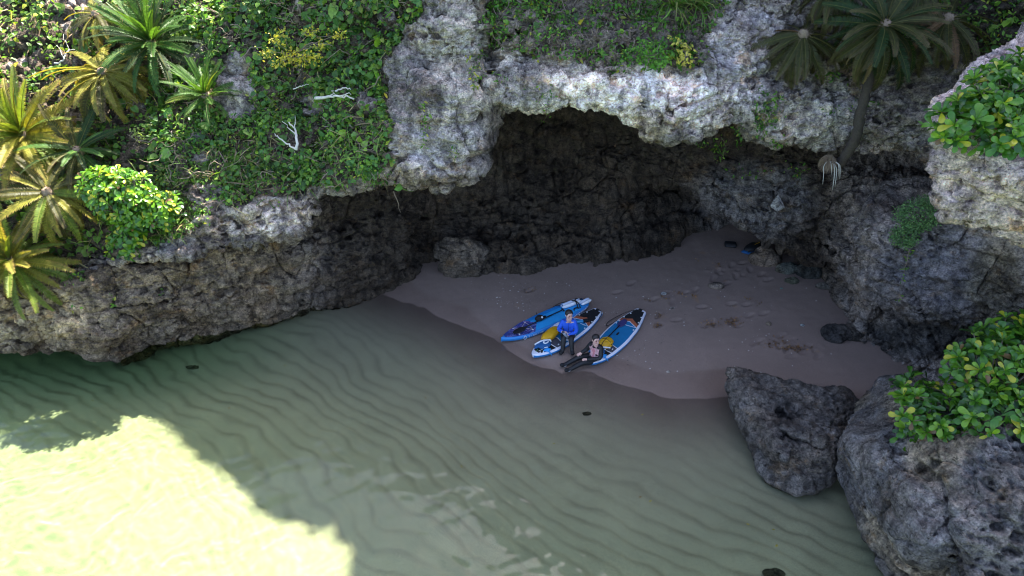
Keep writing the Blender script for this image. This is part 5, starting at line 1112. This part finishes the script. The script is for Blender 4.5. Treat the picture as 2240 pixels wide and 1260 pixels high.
# yellow dry bags
yb = empty('dry_bag', b2.wp(0.325, 0.17, 0.0)); tag(yb, 'long yellow dry bag lying on the board beside the person in the blue jacket', 'dry bag')
rm = zrot(b2, 0.10)
lump('bag', (0, 0, 0.085), (0.30, 0.135, 0.085), C_YEL, yb, 2, 0.13, rm, 4, 0.25)
mb = MB(); mb.box(rm @ Vector((0.30, 0.0, 0)) + Vector((0, 0, 0.09)), (0.05, 0.20, 0.03), rm); mb.build('rolled_top', plain('dark_yellow_band', (0.40, 0.22, 0.012), 0.5), yb, False, None, 0.01)
yb = empty('dry_bag', b3.wp(0.30, 0.02, 0.0)); tag(yb, 'crumpled round yellow bag tied with black cord behind the person in the wetsuit', 'dry bag')
lump('bag', (0, 0, 0.09), (0.19, 0.15, 0.10), C_YEL, yb, 8, 0.22, zrot(b3), 4)
rm = zrot(b3)
for k, (ax_, r1, r2_) in enumerate(((0, 0.16, 0.115), (1, 0.20, 0.115))):
    P = [rm @ Vector(((0.02 if ax_ == 0 else r1*math.cos(a)), (r1*math.cos(a) if ax_ == 0 else 0.02), r2_*math.sin(a))) + Vector((0, 0, 0.09)) for a in np.linspace(0, PI, 12)]
    MB().tube(P, 0.008, 5).build('cord', C_BLACK, yb, True)
bk = empty('pouch', b3.wp(0.205, -0.02, 0.0)); tag(bk, 'small black pouch with a white patch in front of the crumpled yellow bag', 'pouch')
lump('bag', (0, 0, 0.05), (0.13, 0.07, 0.055), C_BLACK, bk, 3, 0.15, zrot(b3, 1.2)); lump('patch', (0.06, -0.03, 0.085), (0.03, 0.02, 0.02), C_TRIM, bk, 4, 0.1)
# blue gear bundles strapped on the two noses
def gear(bd, label, seed, handle):
    g = empty('gear_bundle', bd.wp(0.15, 0, 0)); g.matrix_world = bd.mw @ Matrix.Translation(bd.pt(0.15, 0, 0)); tag(g, label, 'gear bag', 'blue bundles strapped on the board noses')
    lump('bag', (0.06, 0.03, 0.06), (0.17, 0.15, 0.055), C_NAVY, g, seed, 0.20); lump('bag', (-0.06, 0.11, 0.05), (0.13, 0.06, 0.045), C_NAVY, g, seed + 1, 0.2)
    for sg in (-1, 1):
        lump('strap_end', (-0.10 if sg > 0 else -0.02, sg*0.15 - 0.01, 0.035), (0.085, 0.045, 0.03), C_SKYB, g, seed + 2 + sg, 0.25, Matrix.Rotation(0.5*sg, 3, 'Z'))
        MB().tube([(-0.06, sg*0.17, 0.04), (-0.03, sg*0.23, 0.02), (0.0, sg*0.27, -0.05), (0.02, sg*0.285, -0.11)], [0.02, 0.018, 0.016, 0.012], 5).build('strap', C_SKYB, g, True)
        mb = MB(); mb.box((-0.02, sg*0.12, 0.09), (0.09, 0.028, 0.014), Matrix.Rotation(0.5*sg, 3, 'Z')); mb.build('buckle', C_TRIM, g, False, None, 0.004)
    MB().tube(handle, 0.02, 8).build('white_tube', C_TRIM, g, True)
    if seed == 10:
        P = [(0.10 + 0.07*math.cos(a), 0.0 + 0.05*math.sin(a), 0.135) for a in np.linspace(0.4, 5.6, 14)]; MB().tube(P, 0.018, 6).build('loop_handle', C_TRIM, g, True)
        MB().tube([(-0.20, -0.03, 0.03), (-0.06, -0.08, 0.05)], 0.009, 5).build('rod', plain('steel_rod', (0.5, 0.5, 0.52), 0.3, metal=0.6), g, True)
        MB().tube([(-0.28, 0.0, 0.02), (-0.16, 0.04, 0.03)], 0.008, 5).build('cord', C_GREEN, g, True)
    return g
gear(b2, 'blue bag bundle with a white loop handle strapped to the nose of the middle board', 10, [(-0.14, 0.17, 0.09), (0.02, 0.14, 0.11), (0.14, 0.08, 0.12), (0.24, -0.02, 0.12), (0.22, -0.06, 0.10)])
gear(b3, 'blue bag bundle under a straight white tube on the nose behind the wetsuit wearer', 20, [(0.03, 0.20, 0.10), (0.05, 0.19, 0.12), (0.16, 0.0, 0.12), (0.27, -0.19, 0.11)])
# white floats on the tail of the blue board, crossed by a black strap
for (q0, v0_, ln, wd, a, lab) in ((0.735, 0.12, 0.62, 0.075, -0.10, 'long white and pale blue float lying on the tail of the all-blue board'), (0.90, -0.05, 0.36, 0.062, 0.05, 'shorter white float behind the long one on the blue board tail')):
    fl_ = empty('float'); fl_.matrix_world = b1.mw @ Matrix.Translation(b1.pt(q0 + ln*0.4/b1.L, v0_ - 0.06, 0.012)) @ Matrix.Rotation(a, 4, 'Z'); tag(fl_, lab, 'float')
    for k, (oy, mt) in enumerate(((0.045, C_PALE), (-0.04, C_TRIM))):
        t = np.linspace(-0.5, 0.5, 14); MB().tube(np.stack([t*ln, oy + 0*t, 0.055 + 0*t], 1), wd*0.72*np.sqrt(np.clip(1 - (2*np.abs(t))**5, 0.02, 1))*(0.88 + 0.12*np.sin((t + .5)*PI)), 10).build('tube', mt, fl_, True)
    if ln > 0.5:
        mb = MB(); mb.tube([(-0.285, 0.0, 0.10), (-0.285, 0.0, 0.112)], 0.022, 10); mb.build('valve', C_NAVY, fl_)
sp = empty('strap'); sp.matrix_world = b1.mw.copy(); tag(sp, 'black webbing strap crossed over the white floats on the blue board tail', 'strap')
for pts in ([(0.86, -0.22, 0.02), (0.865, -0.10, 0.13), (0.85, 0.02, 0.15), (0.83, 0.20, 0.03)], [(0.84, -0.20, 0.02), (0.85, -0.06, 0.145), (0.88, 0.08, 0.13), (0.96, 0.10, 0.02)], [(0.79, -0.20, 0.02), (0.80, -0.16, 0.05), (0.83, -0.17, 0.05), (0.85, -0.20, 0.02)]):
    P = np.array([np.array(b1.pt(*p)) for p in pts]); P = pchip(np.linspace(0, 1, 4), P, np.linspace(0, 1, 16)); MB().tube(P, 0.017, 6).build('webbing', C_BLACK, sp, True)
pu = empty('pouch'); pu.matrix_world = b1.mw @ Matrix.Translation(b1.pt(0.44, 0.03, 0.01)); tag(pu, 'black camera pouch with a white patch standing on the blue board beside the paddle', 'pouch')
lump('bag', (0, 0, 0.075), (0.115, 0.085, 0.075), C_BLACK, pu, 5, 0.18); lump('patch', (0.045, -0.065, 0.11), (0.028, 0.02, 0.05), C_TRIM, pu, 6, 0.05)
MB().tube([(-0.03, 0.05, 0.12), (-0.045, 0.06, 0.20), (-0.05, 0.07, 0.26)], 0.008, 5).build('antenna', C_BLACK, pu, True); MB().tube([(0.10, 0.0, 0.05), (0.20, 0.01, 0.03)], 0.03, 8).build('grip', C_BLACK, pu, True)
bo = empty('bottle'); bo.matrix_world = b2.mw @ Matrix.Translation(b2.pt(0.70, -0.02, 0.045)) @ Matrix.Rotation(-0.55, 4, 'Z'); tag(bo, 'slim blue bottle with a black end on the middle board behind the blue jacket', 'bottle')
t = np.linspace(0, 1, 10); MB().tube(np.stack([-0.16 + 0.24*t, 0*t, 0*t], 1), np.concatenate([[0.02], np.full(8, 0.042), [0.03]]), 10).build('body', plain('bottle_blue', (0.03, 0.24, 0.50), 0.35), bo, True)
mb = MB(); mb.box((0.15, 0, 0), (0.15, 0.09, 0.075)); mb.build('cap', C_BLACK, bo, False, None, 0.015)
lv = empty('life_vest'); lv.matrix_world = b2.mw @ Matrix.Translation(b2.pt(0.46, 0.30, 0.03)); tag(lv, 'white and black rolled vest at the board edge behind the long yellow bag', 'vest')
lump('panel', (0.0, 0, 0.045), (0.20, 0.06, 0.045), C_WHITE, lv, 3, 0.2); lump('lining', (-0.02, -0.07, 0.03), (0.15, 0.04, 0.035), C_BLACK, lv, 4, 0.2)
# black things in the cave
p = on_sand(1597, 539); kb = empty('case', p); tag(kb, 'black zipped case lying on the sand deep in the cave', 'case')
mb = MB(); mb.box((0, 0, 0.07), (0.36, 0.24, 0.14), Matrix.Rotation(-0.15, 3, 'Z')); mb.build('shell', C_BLACK, kb, True, None, 0.045)
MB().tube([(-0.17, -0.1, 0.075), (0.0, -0.128, 0.075), (0.18, -0.13, 0.075)], 0.008, 4).build('zip', C_GREY, kb)
p = on_sand(1646, 552); kb = empty('jacket', p); tag(kb, 'dark jacket with a yellow edge and white dot dropped beside the rounded rock', 'jacket')
lump('cloth', (0.05, 0.05, 0.17), (0.34, 0.16, 0.09), C_BLACK, kb, 7, 0.3, Matrix.Rotation(0.5, 3, 'Z')); lump('cloth', (-0.12, -0.05, 0.05), (0.2, 0.10, 0.05), C_NAVY, kb, 9, 0.35)
MB().tube([(-0.1, 0.02, 0.18), (0.05, 0.05, 0.25), (0.22, 0.16, 0.27)], 0.012, 4).build('edge', C_YEL, kb); lump('dot', (-0.12, -0.05, 0.17), (0.032, 0.032, 0.02), C_TRIM, kb, 1, 0.0)

# ------------------------------------------------------------------ people
M_SKIN = plain('skin', (0.74, 0.45, 0.37), 0.5, 0.4, var=0.06); M_HAIR = plain('dark_hair', (0.018, 0.013, 0.011), 0.45, 0.5, var=0.3)
M_JACK = plain('blue_jacket', (0.022, 0.105, 0.60), 0.65, 0.3, var=0.10, scale=7, bump=0.4); M_WET = plain('black_neoprene', (0.010, 0.010, 0.012), 0.55, 0.4, var=0.3, scale=8)
M_PINK = plain('pink_panel', (0.70, 0.40, 0.42), 0.6, 0.3, var=0.06); M_ROSE = plain('rose_stripe', (0.60, 0.22, 0.25), 0.6, 0.3)
M_DARK = plain('dark_eye', (0.012, 0.008, 0.008), 0.3); M_LIP = plain('lips', (0.42, 0.12, 0.11), 0.5); M_TEETH = plain('teeth', (0.8, 0.78, 0.74), 0.4)
def skin_mesh(name, J, E_, Rr, root, mat, sub=2):
    """continuous surface grown round joints J (name -> point), edges E_, radii Rr; the first joint is the root"""
    ks = list(J); ix = {k: i for i, k in enumerate(ks)}; me = bpy.data.meshes.new(name); me.from_pydata([tuple(J[k]) for k in ks], [(ix[a], ix[b]) for a, b in E_], [])
    ob = bpy.data.objects.new(name, me); COL.objects.link(ob); md = ob.modifiers.new('s', 'SKIN'); md.use_smooth_shade = True
    for k in ks:
        v = me.skin_vertices[0].data[ix[k]]; r = Rr[k]; v.radius = (r, r) if not isinstance(r, tuple) else r
    me.skin_vertices[0].data[0].use_root = True
    sb = ob.modifiers.new('u', 'SUBSURF'); sb.levels = sub; sb.render_levels = sub
    dg = bpy.context.evaluated_depsgraph_get(); m2 = bpy.data.meshes.new_from_object(ob.evaluated_get(dg)); bpy.data.objects.remove(ob); bpy.data.meshes.remove(me)
    m2.name = name; m2.materials.clear(); m2.materials.append(mat)
    for p in m2.polygons: p.use_smooth = True
    return link(name, m2, root)
def person(root_loc, face_yaw, upper_yaw, head_yaw, label, J0, style):
    """J0 in the sitter's frame: x forward, y left, z up; the upper body may be turned on the hips"""
    root = empty('person', root_loc); tag(root, label, 'person'); Rl = Matrix.Rotation(face_yaw, 3, 'Z'); Ru = Matrix.Rotation(upper_yaw, 3, 'Z'); Rh = Matrix.Rotation(head_yaw, 3, 'Z')
    UP = ('waist', 'chest', 'neck0', 'shL', 'shR'); J = {}
    for k, p in J0.items(): J[k] = (Ru if k in UP else Rl) @ Vector(p)
    nk = J['neck0']; hc = nk + Vector((0, 0, 0.0)); f = Rh @ Vector((1, 0, 0)); l = Rh @ Vector((0, 1, 0)); u = Vector((0, 0, 1))
    tilt = style.get('tilt', 0.0); f = (f + u*tilt).normalized(); u = l.cross(f)*-1; u = u if u.z > 0 else -u
    J['neck1'] = nk + u*0.055 + f*0.012; J['jaw'] = nk + u*0.105 + f*0.045; J['skull'] = nk + u*0.185 + f*0.012; J['crown'] = nk + u*0.225 + f*0.0
    Rr = {'pelvis': (0.135, 0.11), 'waist': (0.125, 0.10), 'chest': (0.15, 0.105), 'neck0': 0.058, 'neck1': 0.052, 'jaw': 0.062, 'skull': (0.083, 0.092), 'crown': 0.066, 'shL': 0.066, 'shR': 0.066}
    Eg = [('pelvis', 'waist'), ('waist', 'chest'), ('chest', 'neck0'), ('neck0', 'neck1'), ('neck1', 'jaw'), ('neck1', 'skull'), ('skull', 'crown'), ('chest', 'shL'), ('chest', 'shR')]
    for s in 'LR':
        for k, r in (('el', 0.043), ('wr', 0.028), ('pm', 0.030)): Rr[k + s] = r
        Eg += [('sh' + s, 'el' + s), ('el' + s, 'wr' + s), ('wr' + s, 'pm' + s)]
        for k, r in (('hp', 0.095), ('kn', 0.060), ('an', 0.042), ('to', 0.036)): Rr[k + s] = r
        Eg += [('pelvis', 'hp' + s), ('hp' + s, 'kn' + s), ('kn' + s, 'an' + s), ('an' + s, 'to' + s)]
        # five fingers of different lengths, bent at the knuckle
        d = (J['pm' + s] - J['wr' + s]).normalized(); sd = d.cross(Vector((0, 0, 1))).normalized(); dn = style['grip' + s]
        for q, (off, ln) in enumerate(((-0.027, 0.062), (-0.009, 0.075), (0.009, 0.070), (0.027, 0.055))):
            a = 'f%d%s' % (q, s); b_ = 'g%d%s' % (q, s); J[a] = J['pm' + s] + sd*off*1.3 + d*ln*0.6; J[b_] = J[a] + (d*0.6 + dn*0.8).normalized()*ln*0.6; Rr[a] = 0.0095; Rr[b_] = 0.008; Eg += [('pm' + s, a), (a, b_)]
        a, b_ = 'ta' + s, 'tb' + s; sg = 1 if s == 'R' else -1; J[a] = J['wr' + s] + d*0.03 - sd*sg*0.04 + dn*0.012; J[b_] = J[a] + (d*0.8 - sd*sg*0.3 + dn*0.4).normalized()*0.045; Rr[a] = 0.011; Rr[b_] = 0.009; Eg += [('wr' + s, a), (a, b_)]
    body = skin_mesh('body', J, Eg, Rr, root, M_SKIN)
    # face
    fc = J['skull'] + f*0.0
    def blobp(name, c, r, mat, rot=None): return lump(name, c, r, mat, root, 1, 0.0, Matrix((f, l, u)).transposed(), 2)
    for sg in (-1, 1):
        blobp('eye', fc + f*0.083 + l*sg*0.032 - u*0.018, (0.008, 0.015, 0.006), M_DARK); blobp('ear', fc + l*sg*0.088 - u*0.02 - f*0.01, (0.022, 0.010, 0.032), M_SKIN)
        blobp('eyebrow', fc + f*0.086 + l*sg*0.033 + u*0.008, (0.006, 0.02, 0.004), M_HAIR)
    blobp('nose', fc + f*0.094 - u*0.042, (0.018, 0.014, 0.024), M_SKIN); blobp('mouth', fc + f*0.078 - u*0.078, (0.014, 0.027, 0.014), M_LIP); blobp('teeth', fc + f*0.088 - u*0.073, (0.006, 0.021, 0.005), M_TEETH)
    hair = lump('hair', fc + u*0.028 - f*0.022, (0.098, 0.098, 0.092), M_HAIR, root, 2, 0.05, Matrix((f, l, u)).transposed(), 4)
    # hair keeps clear of the face
    for v in hair.data.vertices:
        d = Vector(v.co) - fc; a = d.dot(f); h_ = d.dot(u)
        if a > 0.035 and h_ < 0.055: v.co = Vector(v.co) - f*(a - 0.03)*0.9
        if h_ < -0.035 and a > -0.03: v.co = Vector(v.co) + u*(-0.035 - h_)*0.8 - f*0.02
    if style.get('bun'): lump('hair_bun', fc - f*0.11 - u*0.02, (0.05, 0.05, 0.06), M_HAIR, root, 3, 0.12)
    return root, J, Eg, Rr, (f, l, u)
def garment(name, J, keys, Eg, Rr, grow, root, mat, extra=None, sub=2):
    Jk = {k: J[k].copy() for k in keys}; Rk = {}
    for q in 'LR':
        if 'wr' + q in Jk: Jk['wr' + q] += (J['pm' + q] - J['wr' + q])*0.55
    for k in keys:
        r = Rr[k]; Rk[k] = tuple(q + grow for q in r) if isinstance(r, tuple) else r + grow
    if extra: Rk.update(extra)
    return skin_mesh(name, Jk, [(a, b_) for a, b_ in Eg if a in Jk and b_ in Jk], Rk, root, mat, sub)
# person in the blue jacket, knees towards the water, holding a flask
s1 = b2.wp(0.44, -0.17, 0.0); s1.z += 0.0
J1 = {'pelvis': (0, 0, 0.12), 'waist': (0.0, 0, 0.28), 'chest': (0.03, 0, 0.44), 'neck0': (0.05, 0, 0.58), 'shL': (0.035, 0.155, 0.515), 'shR': (0.035, -0.155, 0.515),
      'elL': (0.10, 0.235, 0.28), 'wrL': (0.255, 0.06, 0.245), 'pmL': (0.285, -0.01, 0.25), 'elR': (0.11, -0.24, 0.29), 'wrR': (0.27, -0.155, 0.36), 'pmR': (0.30, -0.09, 0.375),
      'hpL': (0.04, 0.095, 0.11), 'knL': (0.36, 0.11, 0.25), 'anL': (0.47, 0.16, -0.06), 'toL': (0.60, 0.20, -0.095), 'hpR': (0.04, -0.095, 0.11), 'knR': (0.37, -0.08, 0.26), 'anR': (0.50, -0.075, -0.07), 'toR': (0.62, -0.13, -0.105)}
yaw1 = math.radians(-100)
root, J, Eg, Rr, fr_ = person(s1, yaw1, yaw1 + 0.12, yaw1 + 0.55, 'person in a blue jacket and black trousers sitting on the middle board with a flask', J1, {'gripL': Vector((0.3, -0.4, 0.2)), 'gripR': Vector((0.3, -0.3, -0.3)), 'tilt': 0.05})
jk = garment('jacket', J, ['waist', 'pelvis', 'chest', 'neck0', 'shL', 'elL', 'wrL', 'shR', 'elR', 'wrR'], Eg, Rr, 0.018, root, M_JACK, {'pelvis': (0.14, 0.115), 'neck0': 0.072})
tr_ = garment('trousers', J, ['pelvis', 'hpL', 'knL', 'anL', 'toL', 'hpR', 'knR', 'anR', 'toR'], Eg, Rr, 0.016, root, M_WET, {'pelvis': 0.115, 'toL': 0.034, 'toR': 0.034})
for s in 'LR': garment('boot', J, ['an' + s, 'to' + s], Eg, Rr, 0.018, root, C_BLACK)
sh = garment('shorts', J, ['pelvis', 'hpL', 'hpR'], Eg, Rr, 0.030, root, C_WHITE, {'hpL': 0.122, 'hpR': 0.122})
fw = Matrix.Rotation(yaw1 + 0.12, 3, 'Z') @ Vector((1, 0, 0)); MB().tube([J['waist'] + fw*0.135 - Vector((0, 0, 0.1)), J['waist'] + fw*0.132, J['chest'] + fw*0.128, J['neck0'] + fw*0.07 - Vector((0, 0, 0.03))], 0.005, 4).build('zip', plain('zip_navy', (0.012, 0.04, 0.25), 0.5), root)
ra, rb_ = J['pmR'] + Vector(s1), J['pmL'] + Vector(s1)
fk = empty('flask', rb_); tag(fk, 'grey cylindrical flask held by the person in the blue jacket', 'flask'); ax_ = (ra - rb_); ax_.normalize(); ofs = fw*0.035
MB().tube([ofs - ax_*0.06, ofs + ax_*0.02, ofs + ax_*0.16], 0.037, 12).build('body', plain('brushed_grey', (0.20, 0.23, 0.28), 0.4, metal=0.3), fk, True); MB().tube([ofs + ax_*0.16, ofs + ax_*0.20], 0.030, 12).build('lid', C_GREY, fk, True)
# person in the wetsuit, legs stretched out over the wet sand
s2 = on_sand(1301, 791); s2.z += 0.0
J2 = {'pelvis': (0, 0, 0.12), 'waist': (-0.02, 0, 0.27), 'chest': (0.0, 0, 0.43), 'neck0': (0.045, 0, 0.565), 'shL': (0.005, 0.15, 0.50), 'shR': (0.005, -0.15, 0.50),
      'elL': (0.08, 0.235, 0.28), 'wrL': (0.27, 0.13, 0.24), 'pmL': (0.33, 0.115, 0.245), 'elR': (0.10, -0.225, 0.30), 'wrR': (0.33, -0.13, 0.275), 'pmR': (0.385, -0.115, 0.265),
      'hpL': (0.04, 0.095, 0.11), 'knL': (0.42, 0.13, 0.17), 'anL': (0.78, 0.15, 0.06), 'toL': (0.90, 0.18, 0.10), 'hpR': (0.04, -0.095, 0.11), 'knR': (0.42, -0.08, 0.185), 'anR': (0.80, -0.06, 0.06), 'toR': (0.93, -0.05, 0.10)}
yaw2 = math.radians(199); up2 = yaw2 + math.radians(38)
for k in ('elL', 'elR'):
    v = Matrix.Rotation(math.radians(24), 3, 'Z') @ Vector(J2[k]); J2[k] = tuple(v)
root, J, Eg, Rr, fr_ = person(s2, yaw2, up2, yaw2 + math.radians(92), 'laughing person in a black wetsuit with a pink chest sitting on wet sand', J2, {'gripL': Vector((-0.3, -0.2, -0.5)), 'gripR': Vector((-0.3, -0.2, -0.5)), 'tilt': 0.02, 'bun': True})
ws_ = garment('wetsuit', J, ['pelvis', 'waist', 'chest', 'neck0', 'shL', 'elL', 'wrL', 'shR', 'elR', 'wrR', 'hpL', 'knL', 'anL', 'toL', 'hpR', 'knR', 'anR', 'toR'], Eg, Rr, 0.014, root, M_WET, {'neck0': 0.066, 'wrL': 0.046, 'wrR': 0.046, 'elL': 0.060, 'elR': 0.060, 'toL': 0.034, 'toR': 0.034})
for s in 'LR': garment('boot', J, ['an' + s, 'to' + s], Eg, Rr, 0.014, root, C_BLACK); 
fw = Matrix.Rotation(up2, 3, 'Z') @ Vector((1, 0, 0)); lf = Matrix.Rotation(up2, 3, 'Z') @ Vector((0, 1, 0))
def panel(name, src, mat, lo, hi, y0, y1, lift):
    me = src.data; keep = []; nv = {}
    V, F = [], []
    for p in me.polygons:
        c = p.center; y = c.dot(lf); n_ = p.normal.dot(fw)
        ax = J['waist'] + (J['chest'] - J['waist'])*max(0, min(1, (c.z - J['waist'].z)/(J['chest'].z - J['waist'].z)))
        if lo < c.z < hi and y0 < y < y1 and n_ > 0.25 and (c - ax).dot(fw) < 0.155:
            g = []
            for i in p.vertices:
                if i not in nv: nv[i] = len(V); V.append(tuple(me.vertices[i].co + me.vertices[i].normal*lift))
                g.append(nv[i])
            F.append(tuple(g))
    if F: return MB().add(V, F).build(name, mat, root, True)
panel('chest_panel', ws_, M_PINK, 0.22, 0.50, -0.135, 0.135, 0.006); panel('chest_stripe', ws_, M_ROSE, 0.20, 0.48, -0.035, 0.03, 0.010); panel('chest_emblem', ws_, M_DARK, 0.29, 0.335, 0.05, 0.115, 0.012)
for sg in (-1, 1): MB().tube([J['chest'] + fw*0.115 + lf*sg*0.09, J['neck0'] + fw*0.075 + lf*sg*0.055 - Vector((0, 0, 0.02)), J['neck0'] + lf*sg*0.075 + Vector((0, 0, 0.01))], 0.010, 5).build('piping', M_PINK, root, True)
for s in 'LR': MB().tube([J['an' + s] + Vector((0.055*math.cos(a), 0.055*math.sin(a), 0.0)) for a in np.linspace(0, 2*PI, 9)], 0.006, 4).build('cuff', C_TRIM, root, True)
